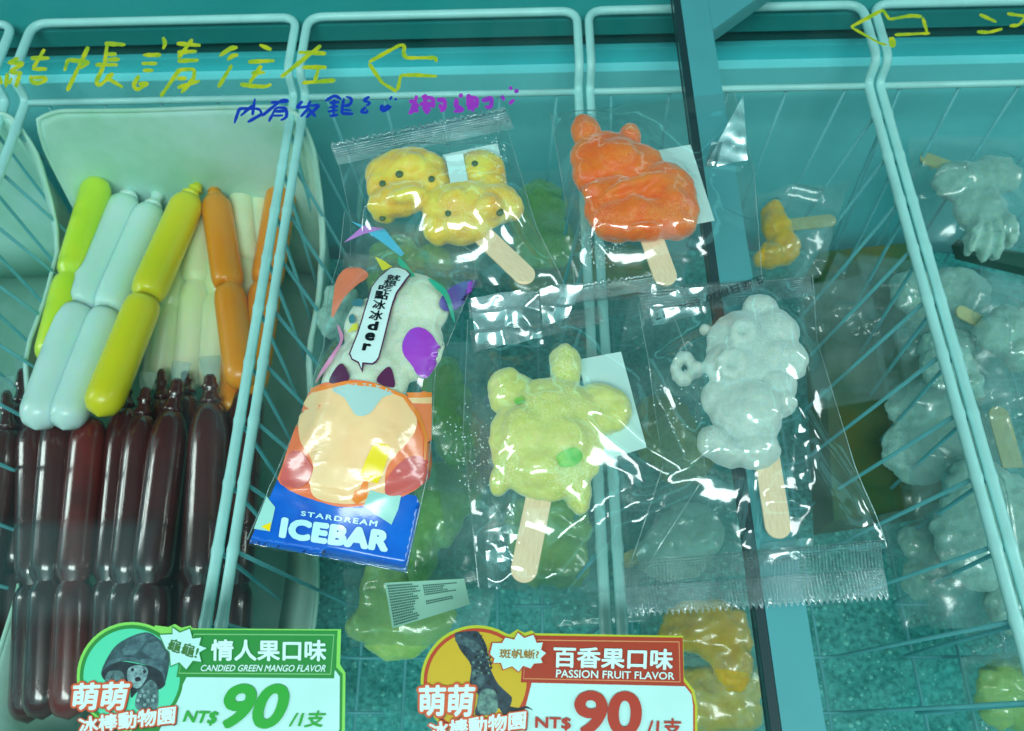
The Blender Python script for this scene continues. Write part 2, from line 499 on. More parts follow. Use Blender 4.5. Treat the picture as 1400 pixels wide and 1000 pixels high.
rf = random.Random(77); b = MB()
for _ in range(2600):
    x = rf.uniform(-.3, .5); y = rf.uniform(-.22, .3); q = rf.uniform(.0008, .0026)*(.5+rf.random())
    zz = -.418+.016*noise.fractal(Vector((x*16, y*16, 1)), 1, 2, 5)
    a = rf.random()*3; ca, sa = math.cos(a)*q, math.sin(a)*q
    b.add([(x+ca, y+sa, zz), (x-sa, y+ca, zz), (x-ca, y-sa, zz), (x+sa, y-ca, zz), (x, y, zz+q)], [(0, 1, 4), (1, 2, 4), (2, 3, 4), (3, 0, 4)])
o = b.build('frost_crumbs', mat('frost_crumb_ice', seen(120, 205, 190, True, .8), rough=.4), fz, False); o['kind'] = 'stuff'

# ------------------------------------------------------------------ wire baskets
def make_basket(x0, x1, label):
    yb = y_rim; yf = yb-.62
    t = thing('wire_basket', label, 'basket', ((x0+x1)/2, yb, ZR), 'wire baskets in the freezer')
    R = .0041
    b = MB()
    # rim with hanging loops: long sides at rim height, each end rises and hooks back over the ledge
    yh = at(590, 20, ZH).y
    ym = yb+.004
    ws = [yb-.035-i*.050 for i in range(12) if yb-.035-i*.050 > yf+.02]
    mid = round_path([(x0, ym-.02, ZR), (x0, ym, ZR), (x0, ym+.004, ZH), (x0, yh, ZH), (x1, yh, ZH), (x1, ym+.004, ZH), (x1, ym, ZR), (x1, ym-.02, ZR)], .016, 6)
    side = []                                # the long wires swell a little where a cross wire is welded on
    for y in sorted(ws):
        side += [(y-.008, 1.0), (y-.004, 1.04), (y, 1.16), (y+.004, 1.04), (y+.008, 1.0)]
    side = [(yf, 1.0)]+[q for q in side if q[0] < ym-.021]
    pts = [Vector((x0, y, ZR)) for y, k in side]+mid+[Vector((x1, y, ZR)) for y, k in side[::-1]]
    rad = [R*k for y, k in side]+[R]*len(mid)+[R*k for y, k in side[::-1]]
    b.tube(pts, R, 12, radii=rad)
    rim = b.build('rim', WIRE, t)
    b = MB(); b.tube([(x0, yb, ZR), (x1, yb, ZR)], R*.8, 10); b.build('cross_bar', WIRE, t)
    b = MB(); b.tube([(x0, yf, ZR), (x1, yf, ZR)], R*.8, 10); b.build('cross_bar', WIRE, t)
    zb = -.345; ins = .028; r = .0017
    w = MB()
    for i, y in enumerate(ws):
        for s_, xx in ((1, x0), (-1, x1)):
            w.tube(round_path([(xx, y, ZR), (xx+s_*ins, y, zb), (xx+s_*(ins+.04), y, zb)], .02, 4), r, 7)
        if i % 2: w.tube([(x0+ins+.04, y, zb), (x1-ins-.04, y, zb)], r, 7)
    k = 5
    for i in range(k):
        x = x0+ins+.012+(x1-x0-2*ins-.024)*i/(k-1)
        xt = x0+.02+(x1-x0-.04)*i/(k-1)
        w.tube(round_path([(xt, yb, ZR), (x, yb-.028, zb), (x, yf+.028, zb), (xt, yf, ZR)], .02, 4), r, 7)
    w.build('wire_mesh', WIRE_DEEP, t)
    return t
def copy_tree(o, parent=None):
    c = o.copy(); COL.objects.link(c)
    if parent: c.parent = parent
    for ch in list(o.children): copy_tree(ch, c)
    return c
xb2 = at(414, 150, ZR).x; wdt = at(787, 130, ZR).x-at(414, 130, ZR).x
bk2 = make_basket(at(410, 180, ZR).x, at(410, 180, ZR).x+wdt, 'white wire basket under the light blue bag and turtle ice pop')
for xp, lb in ((at(394, 180, ZR).x-wdt, 'white wire basket holding the tray of coloured and brown ice tubes'),
               (at(1196, 150, ZR).x-wdt, 'white wire basket crossed by the grey lid frame, yellow pops inside'),
               (at(1212, 150, ZR).x, 'white wire basket at the right end with grey bagged pops'),
               (at(394, 180, ZR).x-2*wdt-.02, 'white wire basket cut off by the left edge, white tray corner inside')):
    c = copy_tree(bk2); c['label'] = lb
    c.location.x = xp+wdt/2

# ------------------------------------------------------------------ glass lids
pane_y0, pane_y1 = -.36, at(700, -40, 0).y
xbarL = lambda y: None
barA = at(947, 120); barB = at(1068, 1000)
xbl = (barA.x+barB.x)/2
bw = at(1125, 950).x-at(1066, 950).x
lid = thing('sliding_lid', 'clear glass freezer lid on the left with yellow, blue and purple marker writing', 'glass lid', (xbl-.4, .1, -.004))
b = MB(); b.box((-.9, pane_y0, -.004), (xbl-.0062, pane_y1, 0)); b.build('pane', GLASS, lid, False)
b = MB(); b.box((xbl-.006, pane_y0, -.010), (xbl-.0005, pane_y1, .0012)); b.build('edge_gasket', GASKET, lid, False)
lid2 = thing('sliding_lid', 'clear glass freezer lid on the right with a grey side frame and yellow arrow', 'glass lid', (xbl+.4, .1, -.012))
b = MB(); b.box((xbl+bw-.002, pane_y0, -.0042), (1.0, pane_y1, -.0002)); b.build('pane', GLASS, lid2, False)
b = MB(); b.box((xbl, pane_y0, -.016), (xbl+bw, pane_y1, .001))
fr = b.build('side_frame', FRAME, lid2, False)
p1 = at(1004, 40, .001); p2 = at(1066, -8, .001); p3 = at(995, -8, .001)
x_e = xbl+bw
top = [(x_e+.0002, p1.y, .0008), (x_e+.0002, pane_y1, .0008), (p2.x+.03, pane_y1, .0008)]
bot = [(x, y, -.015) for x, y, z in top]
mesh_obj('frame_corner', top+bot, [(0, 2, 1), (3, 4, 5), (0, 1, 4, 3), (1, 2, 5, 4), (2, 0, 3, 5)], FRAME, lid2, False)

MY = mat('yellow_marker', seen(186, 190, 20), rough=.5, color2=seen(116, 166, 30), noise_scale=110)
MBL = mat('blue_marker', seen(10, 52, 170), rough=.5, noise_amt=.2, noise_scale=90)
MPU = mat('purple_marker', seen(160, 46, 178), rough=.5, color2=seen(128, 48, 176), noise_scale=60)
s = .1714
za = lambda p: Z(0, 40, s, p); zb_ = lambda p: Z(240, 40, s, p); zc_ = lambda p: Z(310, 110, s, p); zd = lambda p: Z(500, 50, s, p); ze = lambda p: Z(1150, 0, .1786, p)
yel = [za(p) for p in (
 [(150,230),(60,270),(190,272),(70,345),(178,352)], [(60,350),(45,465)], [(160,360),(125,465)], [(-10,370),(12,440)], [(95,390),(70,440)],
 [(355,160),(265,310)], [(245,232),(395,232)], [(255,320),(375,318)], [(250,370),(245,420),(300,435),(370,410),(370,385),(265,388)],
 [(515,335),(540,245),(715,262),(635,315)], [(705,140),(535,495)], [(835,115),(1000,125)], [(855,115),(835,280)], [(860,200),(930,200)], [(860,245),(955,240)], [(760,285),(940,285)],
 [(830,290),(762,430),(790,455),(905,355),(845,385),(980,465)],
 [(1300,65),(1320,115),(1300,160)], [(1140,207),(1285,207)], [(1130,275),(1255,275)], [(1140,330),(1225,330)], [(1110,370),(1062,450),(1090,490),(1185,430),(1105,438)])]
yel += [zb_(p) for p in (
 [(10,115),(200,130)], [(135,80),(20,235)], [(15,185),(170,178)], [(15,255),(185,248)], [(-120,540),(30,325),(150,318),(148,390),(45,510)], [(10,395),(90,393)], [(15,468),(195,412)],
 [(350,215),(440,152),(495,145)], [(415,250),(450,212),(500,205)], [(450,285),(340,465)], [(670,125),(765,165)], [(580,262),(790,252)], [(685,290),(590,430)], [(605,350),(715,345)], [(515,440),(620,455),(720,460),(765,440)],
 [(980,185),(1200,195)], [(1160,130),(840,385)], [(1010,305),(1205,305)], [(1140,315),(1110,420)], [(1010,430),(1275,408)])]
w1 = strokes('yellow_marker_writing', yel, 5.6, MY, lid); w1['label'] = 'yellow handwritten marker characters'
strokes('yellow_marker_arrow', [zd([(560,205),(565,170),(320,172),(300,145),(310,66),(270,70),(25,205)]), zd([(25,215),(130,370),(248,440)]), zd([(255,430),(278,310),(400,308),(570,318)])], 5.0, MY, lid)
blu = [zc_(p) for p in (
 [(60,345),(100,225),(260,228),(285,268),(165,335)], [(225,145),(205,280)], [(205,200),(110,285)],
 [(280,285),(440,155),(490,160),(488,175)], [(350,177),(490,172)], [(335,330),(395,215),(475,222),(480,295),(430,320)], [(385,250),(465,245)], [(370,283),(450,280)],
 [(605,165),(555,220),(665,208),(590,292)], [(670,165),(645,205)], [(655,205),(745,195),(630,300)], [(650,225),(710,292)],
 [(785,165),(860,120),(915,152)], [(820,180),(900,172)], [(812,218),(890,208)], [(858,150),(850,280)], [(805,250),(885,238)], [(820,285),(890,275)],
 [(950,130),(1002,145),(985,200),(930,205)], [(935,140),(915,265),(1012,268)], [(930,235),(995,240)],
 [(1140,130),(1085,162),(1152,178),(1110,205)], [(1110,212),(1062,258),(1130,258),(1115,232)])]
blu += [(8, zc_([(1240,195),(1232,245)])), (6, zc_([(1235,250),(1310,205),(1250,225)])), (4, zc_([(1318,128),(1300,155)])), (4, zc_([(1338,152),(1358,150)]))]
strokes('blue_marker_writing', blu, 4.2, MBL, lid)
pur = [zd(p) for p in (
 [(405,470),(400,510)], [(345,518),(410,525),(365,570),(420,600)], [(420,540),(345,620)], [(475,460),(470,600)], [(445,480),(540,495),(535,570)], [(430,540),(545,545)], [(500,520),(485,620)], [(450,570),(520,590)],
 [(565,508),(630,505),(632,575),(595,600)], [(590,540),(605,580)],
 [(760,455),(758,490)], [(725,495),(718,560),(785,585),(700,600)], [(820,460),(825,590)], [(800,490),(890,490),(885,570)], [(800,540),(900,548)], [(850,500),(855,600)], [(925,515),(1005,490),(1000,570),(950,560)],
 [(1085,470),(1105,512)], [(1185,502),(1145,540)], [(1162,400),(1150,425)], [(1185,438),(1220,434)])]
strokes('purple_marker_writing', pur, 6.6, MPU, lid)
strokes('yellow_marker_arrow', [(9, ze([(385,285),(398,365)])), (3.4, ze([(350,345),(300,335),(80,212)])), (5, ze([(75,208),(320,75),(370,152)])), (4.6, ze([(370,150),(540,120),(620,130)])), (4.6, ze([(625,135),(660,255)])), (4, ze([(680,256),(410,268)]))], 4, MY, lid2)
strokes('yellow_marker_writing', [ze(p) for p in ([(1060,112),(1190,170)], [(1040,245),(1130,250),(1235,222)], [(1270,105),(1400,125),(1440,115)], [(1290,200),(1360,195),(1400,150),(1430,110)])], 4.6, MY, lid2)

# ------------------------------------------------------------------ price stickers on the glass
def flat_mat(name, rgb, rgb2=None, sc=25): return mat(name, seen(*rgb), rough=.45, noise_amt=.06, noise_scale=sc, color2=seen(*rgb2) if rgb2 else None)
P_WHITE = flat_mat('sticker_white', (172, 226, 220)); P_LET = flat_mat('sticker_lettering_white', (196, 236, 230))
P_ORANGE = flat_mat('letter_backing_orange', (196, 84, 40)); P_DARK = flat_mat('letter_shadow', (70, 50, 46))
SUBS = {'shell': ('shell_plate', 'shell_rim'), 'head': ('tortoise_eye', 'tortoise_snout'), 'leg': ('leg_scale',)}
def sticker(name, label, o1, o2, circ, C, header_txt, sub_txt, burst_txt, quads, header, burst, white, animal, shear):
    t = thing(name, label, 'price sticker', at(circ[0]+120, circ[1], .0002), 'price stickers on the glass')
    z = [.0003]; made = {}
    def nz(): z[0] += .00002; return z[0]
    cx, cy, r = circ
    # outline colour, then dark line, then fields
    z0 = nz()
    px_polys('border', [circle(cx, cy, r+4)], C['border'], t, z0)
    z0 = nz(); px_polys('border', [quads['outer']], C['border'], t, z0)
    z0 = nz(); px_polys('inner_line', [quads['inner']], C['dark'], t, z0)
    z0 = nz(); px_polys('price_field', [white], P_WHITE, t, z0)
    z0 = nz(); px_polys('ring', [circle(cx, cy, r)], C['dark'], t, z0)
    z0 = nz(); px_polys('round_field', [circle(cx, cy, r-5)], C['field'], t, z0)
    z0 = nz(); hd = px_polys('header', [header], C['header'], t, z0)
    hx = sum(p[0] for p in header)/len(header); hy = sum(p[1] for p in header)/len(header)
    ins = lambda k, kx: [(hx+(p[0]-hx)*kx, hy+(p[1]-hy)*k) for p in header]
    z0 = nz(); px_polys('header_line', [ins(.84, .965)], C['line'], hd, z0)
    z0 = nz(); px_polys('header_field', [ins(.80, .957)], C['header'], hd, z0)
    for nm, pts, mm in animal:
        par = t
        for k_ in ('shell', 'head', 'leg'):
            if nm in SUBS.get(k_, ()): par = made.get(k_, t)
        z0 = nz(); o_ = px_polys(nm, [pts], mm, par, z0)
        for k_ in ('shell', 'head', 'leg'):
            if nm == 'tortoise_'+k_: made.setdefault(k_, o_)
    z0 = nz(); px_polys('burst_outline', [[(sum(p[0] for p in burst)/len(burst)+(q[0]-sum(p[0] for p in burst)/len(burst))*1.06, sum(p[1] for p in burst)/len(burst)+(q[1]-sum(p[1] for p in burst)/len(burst))*1.08) for q in burst]], C['dark'], t, z0)
    z0 = nz(); br_ = px_polys('burst', [burst], P_WHITE, t, z0)
    z0 = nz(); text('burst_lettering', burst_txt, quads['burst'], C['burst'], br_, z0, bold=.03)
    text('flavour_lettering', header_txt, quads['title'], P_LET, hd, z0, bold=.028)
    text('english_lettering', sub_txt, quads['sub'], P_LET, hd, z0, bold=.012, shear=shear)
    text('price_numerals', '90', quads['ninety'], C['text'], t, z0, bold=.036, shear=shear)
    text('currency_lettering', 'NT$', quads['nt'], C['text'], t, z0, bold=.03, shear=shear)
    text('unit_lettering', '/1支', quads['unit'], C['text'], t, z0, bold=.025, shear=shear)
    def halo(q, k): 
        mx = sum(p[0] for p in q)/4; my = sum(p[1] for p in q)/4
        return q
    for nm, body, q in (('zoo_lettering', '萌萌', quads['moe']), ('zoo_small_lettering', '冰棒動物園', quads['zoo'])):
        V, _ = glyphs(body, .03)
        bx = (min(v[0] for v in V), min(v[1] for v in V), max(v[0] for v in V), max(v[1] for v in V))
        z0 = nz()
        q2 = [(x+1.6, y+1.8) for x, y in q]
        text(nm+'_shadow', body, q2, P_DARK, t, z0, bold=.075, box=bx)
        z0 = nz(); text(nm+'_backing', body, q, P_ORANGE, t, z0, bold=.105, box=bx)
        z0 = nz(); text(nm+'_backing', body, q, P_ORANGE, t, z0, bold=.075, box=bx)
        z0 = nz(); text(nm, body, q, P_LET, t, z0, bold=.03, box=bx)
    return t
q1 = lambda p: Z(80, 830, .3, p); q6 = lambda p: Z(80, 840, .16, p)
SH = flat_mat('tortoise_shell_print', (52, 92, 96), (18, 44, 54), 150); SH2 = flat_mat('tortoise_plate_print', (74, 116, 120), (36, 66, 78), 190); SKD = flat_mat('tortoise_shade_print', (22, 48, 56), (6, 18, 26), 200); SKL = flat_mat('tortoise_skin_print', (132, 176, 176), (62, 96, 102), 330); SKM = flat_mat('tortoise_leg_print', (86, 128, 128), (24, 48, 54), 360)
tort = [('tortoise_shadow', smooth_poly(q6([(370,480),(500,405),(680,425),(860,470),(915,590),(840,650),(700,640),(620,715),(600,590),(410,575)])), SKD),
        ('tortoise_leg', smooth_poly(q6([(700,640),(790,560),(850,640),(840,810),(750,830),(660,800),(665,700)])), SKM),
        ('tortoise_leg', smooth_poly(q6([(400,575),(430,490),(540,490),(560,570),(500,600)])), SKM),
        ('tortoise_shell', smooth_poly(q6([(370,480),(430,350),(500,260),(620,190),(760,155),(870,220),(930,300),(948,400),(910,585),(880,500),(800,450),(680,418),(560,400),(450,430)])), SH),
        ('shell_plate', q6([(540,300),(620,235),(740,240),(690,300),(640,350),(560,350)]), SH2),
        ('shell_plate', q6([(620,200),(750,165),(830,200),(740,232),(630,228)]), SH2),
        ('shell_plate', q6([(760,250),(850,230),(920,330),(900,400),(800,380),(710,310)]), SH2),
        ('shell_rim', smooth_poly(q6([(400,450),(450,395),(560,370),(660,375),(680,415),(560,395),(450,428)])), SH2),
        ('shell_rim', smooth_poly(q6([(690,412),(720,380),(800,390),(890,450),(910,560),(880,495),(800,445)])), SH2),
        ('tortoise_head', smooth_poly(q6([(590,480),(650,438),(735,445),(765,490),(740,570),(680,635),(600,590)])), SKL),
        ('tortoise_eye', circle(*q6([(632,475)])[0], 2.4, 12), SKD), ('tortoise_eye', circle(*q6([(735,490)])[0], 2.4, 12), SKD),
        ('tortoise_snout', smooth_poly(q6([(655,545),(690,535),(705,565),(660,575)])), SKD)]
for k in range(14):
    x = 680+(k % 4)*42+((k//4) % 2)*15; y = 660+(k//4)*38
    tort.append(('leg_scale', circle(*q6([(x, y)])[0], 2.6, 7), SKL if k % 3 else SH2))
burst1 = q1([(462,128),(520,125),(520,95),(552,118),(598,100),(610,145),(650,140),(640,175),(675,188),(640,208),(650,250),(612,245),(582,285),(550,252),(512,268),(507,205),(490,190)])
sticker('price_sticker', 'green price sticker with a tortoise photo, reading 90', None, None, (180, 925.6, 71),
 dict(border=flat_mat('sticker_border_green', (120, 206, 86)), dark=flat_mat('sticker_dark_green', (28, 130, 50)), field=flat_mat('sticker_mint', (74, 206, 162)), header=flat_mat('sticker_header_green', (26, 132, 52)),
      line=flat_mat('sticker_line_green', (120, 190, 120)), burst=flat_mat('burst_letter_green', (52, 110, 44)), text=flat_mat('price_green', (28, 158, 44))),
 '情人果口味', 'CANDIED GREEN MANGO FLAVOR', '龜龜!',
 dict(outer=q1([(440,84),(500,92),(530,78),(560,95),(600,85),(612,98),(1288,102),(1283,262),(1308,300),(1305,560),(1270,680),(250,680),(300,400)]),
      inner=q1([(600,110),(1270,110),(1266,275),(1295,305),(1292,560),(1262,670),(300,670),(420,300)]),
      burst=q1([(510,140),(645,180),(628,238),(492,196)]), title=q1([(695,148),(1222,150),(1220,248),(693,246)]), sub=q1([(650,264),(1218,264),(1215,296),(648,293)]),
      ninety=q1([(752,350),(1055,350),(1045,556),(745,556)]), nt=q1([(568,472),(730,476),(722,545),(564,532)]), unit=q1([(1050,472),(1220,474),(1214,548),(1048,552)]),
      moe=q1([(68,348),(330,338),(300,472),(56,470)]), zoo=q1([(90,505),(536,450),(528,532),(96,580)])),
 q1([(610,104),(1272,108),(1256,326),(537,320),(550,240)]), burst1,
 q1([(585,318),(1262,290),(1282,318),(1280,555),(1250,660),(420,660),(470,540)]), tort, .25)

q2 = lambda p: Z(550, 830, .3, p); q7 = lambda p: Z(560, 840, .16, p)
LZ = flat_mat('lizard_print', (36, 66, 78), (10, 26, 36), 220); LZ2 = flat_mat('lizard_light_print', (104, 150, 136), (40, 74, 76), 300); LZ3 = flat_mat('lizard_mid_print', (66, 102, 106), (20, 42, 52), 260); LZD = flat_mat('lizard_dark_print', (14, 30, 38))
liz = [('lizard_body', smooth_poly(q7([(385,180),(430,152),(570,145),(615,190),(660,280),(670,400),(705,500),(760,600),(850,685),(875,720),(860,790),(840,850),(800,860),(760,800),(720,845),(560,860),(590,700),(515,600),(525,440),(430,300)]), 4), LZ),
       ('lizard_claw', smooth_poly(q7([(850,790),(930,800),(1000,785),(1055,822),(1000,805),(930,825),(850,830)]), 3), LZD),
       ('lizard_belly', smooth_poly(q7([(640,640),(730,660),(755,780),(725,850),(600,850),(580,720)])), LZ2),
       ('lizard_jaw', smooth_poly(q7([(392,195),(440,170),(520,230),(600,300),(640,380),(560,330),(470,270),(400,240)])), LZ3),
       ('lizard_cheek', smooth_poly(q7([(480,200),(560,230),(620,290),(640,340),(560,280)])), LZ3),
       ('lizard_eye', circle(*q7([(560,182)])[0], 3.4, 12), LZD),
       ('lizard_chest', smooth_poly(q7([(540,480),(620,500),(640,600),(560,640),(530,580)])), LZ3)]
for k in range(26):
    x = 540+(k % 5)*34+(k//5 % 2)*15; y = 320+(k//5)*46
    liz.append(('lizard_scale', circle(*q7([(x+k % 3*5, y)])[0], 1.5+(k % 3)*.5, 6), LZD if k % 2 else LZ2))
for k in range(7):
    liz.append(('lizard_spike', q7([(600+k*13, 190+k*38), (622+k*14, 176+k*40), (612+k*14, 214+k*39)]), LZD))
burst2 = q2([(400,215),(412,165),(455,165),(470,140),(510,150),(527,118),(555,142),(598,128),(612,165),(640,162),(632,195),(655,210),(630,235),(640,255),(600,258),(585,280),(550,268),(530,295),(500,270),(460,285),(450,255),(415,255),(420,235)])
sticker('price_sticker', 'red and yellow price sticker with a lizard photo, reading 90', None, None, (652, 932, 73),
 dict(border=flat_mat('sticker_border_lime', (170, 186, 36)), dark=flat_mat('sticker_dark_red', (170, 58, 22)), field=flat_mat('sticker_yellow', (190, 166, 26)), header=flat_mat('sticker_header_red', (158, 50, 20)),
      line=flat_mat('sticker_line_tan', (200, 140, 90)), burst=flat_mat('burst_letter_gold', (140, 110, 30)), text=flat_mat('price_red', (164, 46, 20))),
 '百香果口味', 'PASSION FRUIT FLAVOR', '斑帆蜥?',
 dict(outer=q2([(430,112),(490,125),(525,102),(555,118),(590,108),(605,120),(1280,132),(1284,320),(1330,380),(1345,450),(1345,690),(250,690),(300,400)]),
      inner=q2([(600,130),(1270,142),(1275,330),(1318,385),(1334,450),(1334,680),(300,680),(420,300)]),
      burst=q2([(443,190),(625,194),(622,238),(440,234)]), title=q2([(690,180),(1236,192),(1232,288),(688,276)]), sub=q2([(702,285),(1240,298),(1240,332),(700,322)]),
      ninety=q2([(785,380),(1095,385),(1090,592),(780,588)]), nt=q2([(606,500),(770,505),(768,566),(604,560)]), unit=q2([(1118,505),(1276,510),(1274,592),(1112,592)]),
      moe=q2([(75,358),(335,352),(318,502),(75,496)]), zoo=q2([(120,528),(566,472),(560,556),(128,604)])),
 q2([(600,130),(1278,140),(1283,362),(540,344),(545,270)]), burst2,
 q2([(590,346),(1288,362),(1318,400),(1325,450),(1325,670),(420,670),(540,540)]), liz, 0.0)

# ------------------------------------------------------------------ ice pops, sticks, bags
def blob(name, parts, m, parent, voxel=.0013, smooth_it=3, grow=1.08, rugged=.0012):
    """one frozen lump grown from overlapping rounded forms: (px, py, rx, ry, rot, z, rz)"""
    bm = bmesh.new()
    for (px, py, rx, ry, rot, z, rz) in parts:
        rx *= grow; ry *= grow; c = at(px, py, z); e = (at(px+1, py, z)-c).length
        mtx = Matrix.Translation(c) @ Matrix.Rotation(math.radians(-rot), 4, 'Z') @ Matrix.Diagonal((rx*e, ry*e*1.08, rz, 1))
        bmesh.ops.create_icosphere(bm, subdivisions=3, radius=1, matrix=mtx)
    me = bpy.data.meshes.new('tmp'); bm.to_mesh(me); bm.free()
    o = bpy.data.objects.new('tmp', me); COL.objects.link(o)
    r = o.modifiers.new('r', 'REMESH'); r.mode = 'VOXEL'; r.voxel_size = voxel
    sm = o.modifiers.new('s', 'SMOOTH'); sm.factor = .5; sm.iterations = smooth_it
    dg = bpy.context.evaluated_depsgraph_get(); dg.update()
    m2 = bpy.data.meshes.new_from_object(o.evaluated_get(dg), depsgraph=dg)
    V = []
    for v in m2.vertices:
        p = v.co.copy(); n = v.normal
        V.append(p + n*(rugged*noise.fractal(p*95, 1, 2, 3)))
    Fc = [tuple(p.vertices) for p in m2.polygons]
    bpy.data.objects.remove(o); bpy.data.meshes.remove(me); bpy.data.meshes.remove(m2)
    ob = mesh_obj(name, V, Fc, m, parent)
    return ob, (V, Fc)
def stick(parent, a, b_, w, z0, z1, m, name='stick'):
    """flat wooden stick with round ends between two pixel points"""
    A = at(*a, z0); B = at(*b_, z1); d = (B-A).normalized(); sd = d.cross(Vector((0, 0, 1))).normalized(); up = sd.cross(d)
    e = (at(b_[0]+1, b_[1], z1)-B).length; hw = w*e/2
    out = [A+sd*hw, ]; 
    ring = [(A - sd*hw), (A + sd*hw)]
    L = (B-A).length
    pts = [(-hw, 0), (hw, 0)]
    pts += [(hw*math.cos(t), L-hw+hw*math.sin(t)) for t in [math.pi*i/12 for i in range(13)]]
    V = []; uv = []
    for h in (.0011, -.0011):
        for x, y in pts: V.append(A+sd*x+d*y+up*h); uv.append((x/hw*.5+.5, y/L*4))
    n = len(pts)
    Fc = [tuple(range(n)), tuple(range(2*n-1, n-1, -1))]+[(i, i+n, (i+1) % n+n, (i+1) % n) for i in range(n)]
    o = mesh_obj(name, V, Fc, m, parent, smooth=False, uvs=uv)
    bv = o.modifiers.new('bev', 'BEVEL'); bv.width = .0005; bv.segments = 2; bv.limit_method = 'ANGLE'
    return o, (V, Fc)

def lerp_line(line, ts):
    line = np.array(line, float); d = np.r_[0, np.cumsum(np.linalg.norm(np.diff(line, axis=0), axis=1))]; d /= d[-1]
    return np.c_[np.interp(ts, d, line[:, 0]), np.interp(ts, d, line[:, 1])]
def make_bag(parent, left, right_, solids, creases=(), n=(96, 110), zb=.0006, crumple=.0016, seed=0, m=FILM, name='film', z_ref=0.0, slack=.0, fr=38, edge_h=.0012):
    nx, ny = n
    ts = np.linspace(0, 1, ny+1); Lp = lerp_line(left, ts); Rp = lerp_line(right_, ts)
    G = np.zeros((ny+1, nx+1, 3)); UVv = []
    for j in range(ny+1):
        for i in range(nx+1):
            u = i/nx; p = Lp[j]*(1-u)+Rp[j]*u
            w = at(p[0], p[1], z_ref); G[j, i] = w
    h0 = np.full((ny+1, nx+1), zb)
    for V, Fc in solids:
        bv = BVHTree.FromPolygons(V, Fc)
        for j in range(ny+1):
            for i in range(nx+1):
                p, nn, k, t = bv.ray_cast(Vector((G[j, i, 0], G[j, i, 1], z_ref+.2)), Vector((0, 0, -1)))
                if p is not None: h0[j, i] = max(h0[j, i], p.z-z_ref+.0007)
    h = h0.copy()
    for it in range(260):
        a = (np.roll(h, 1, 0)+np.roll(h, -1, 0)+np.roll(h, 1, 1)+np.roll(h, -1, 1))/4
        a[0, :] = a[-1, :] = zb+edge_h; a[:, 0] = a[:, -1] = zb+edge_h
        h = np.maximum(h0, a)
    uu, vv = np.meshgrid(np.linspace(0, 1, nx+1), ts)
    edge = np.clip(np.minimum(np.minimum(uu, 1-uu), np.minimum(vv, 1-vv))*9, 0.12, 1)
    X, Y = G[..., 0], G[..., 1]
    rn = np.zeros_like(h)
    for j in range(ny+1):
        for i in range(nx+1):
            p = Vector((X[j, i]*fr, Y[j, i]*fr, seed*7.3))
            q = p*.45+Vector((3.1, 1.7, seed))
            wv = noise.noise(q)*.8
            p2 = p+Vector((wv, -wv, 0))
            rn[j, i] = (1-abs(noise.noise(p2))*2.2)*.5+(1-abs(noise.noise(p2*2.3+Vector((9, 2, 1))))*2)*.25+.95*noise.noise(q*.9+Vector((5, 5, 2)))+.2*noise.noise(q*1.5)
    h = h+crumple*.55*edge*np.clip(rn, -1.0, 1.8)
    for (a, b_, H, wd) in creases:
        A = np.array(at(*a, z_ref+.004)[:2]); B = np.array(at(*b_, z_ref+.004)[:2]); d = B-A; L2 = (d*d).sum()
        t = np.clip(((X-A[0])*d[0]+(Y-A[1])*d[1])/L2, 0, 1)
        dist = np.hypot(X-(A[0]+t*d[0]), Y-(A[1]+t*d[1]))
        h = h+H*.5*(1+np.cos(np.pi*np.clip(dist/wd, 0, 1)))*np.clip(np.sin(np.pi*(t*.9+.05))*1.6, 0, 1)
    G[..., 2] = z_ref+np.maximum(h, zb)
    V = [tuple(p) for p in G.reshape(-1, 3)]; Fc = []
    for j in range(ny):
        for i in range(nx):
            a = j*(nx+1)+i; Fc.append((a, a+nx+1, a+nx+2, a+1))
    top = (list(V), list(Fc))
    # the lower sheet of the bag, lying on what it rests on
    k = 14; base = len(V)
    for j in range(k+1):
        for i in range(k+1):
            jj = round(j*ny/k); ii = round(i*nx/k)
            V.append((G[jj, ii, 0], G[jj, ii, 1], z_ref+zb*.6))
    for j in range(k):
        for i in range(k):
            a = base+j*(k+1)+i; Fc.append((a, a+1, a+k+2, a+k+1))
    ob = mesh_obj(name, V, Fc, m, parent)
    if m is FILM:
        for k_ in (0, nx):
            e = MB(); e.tube([Vector(G[j, k_])+Vector((0, 0, .0002)) for j in range(ny+1)], .00032, 5); e.build('film_edge', CRIMP, parent)
    return ob, BVHTree.FromPolygons(*top)
def seal(parent, quad, z, teeth=0, m=SEAL, name='seal_strip', wave=.0006, seed=0, bulge=.0012):
    """embossed seal strip: TL,TR,BR,BL; the TL-TR side is saw-toothed when teeth > 0"""
    tl, tr, br, bl = quad
    nx = max(60, teeth*2 if teeth else 60); ny = 6
    V = []; Fc = []; uv = []
    for j in range(ny+1):
        for i in range(nx+1):
            a = i/nx; b2 = j/ny
            x = (tl[0]*(1-a)+tr[0]*a)*(1-b2)+(bl[0]*(1-a)+br[0]*a)*b2
            y = (tl[1]*(1-a)+tr[1]*a)*(1-b2)+(bl[1]*(1-a)+br[1]*a)*b2
            if j == 0 and teeth:
                ph = (a*teeth) % 1; tz = abs(ph-.5)*2
                k = 8*(1-tz)
                dx, dy = bl[0]-tl[0], bl[1]-tl[1]; l = math.hypot(dx, dy)
                x -= dx/l*k; y -= dy/l*k
            V.append(at(x, y, z+bulge*math.sin(math.pi*b2)+wave*(1+math.sin(a*17+seed)+.6*math.sin(a*41+b2*3+seed*2)))); uv.append((a, b2))
    for j in range(ny):
        for i in range(nx):
            a = j*(nx+1)+i; Fc.append((a, a+nx+1, a+nx+2, a+1))
    return mesh_obj(name, V, Fc, m, parent, uvs=uv)
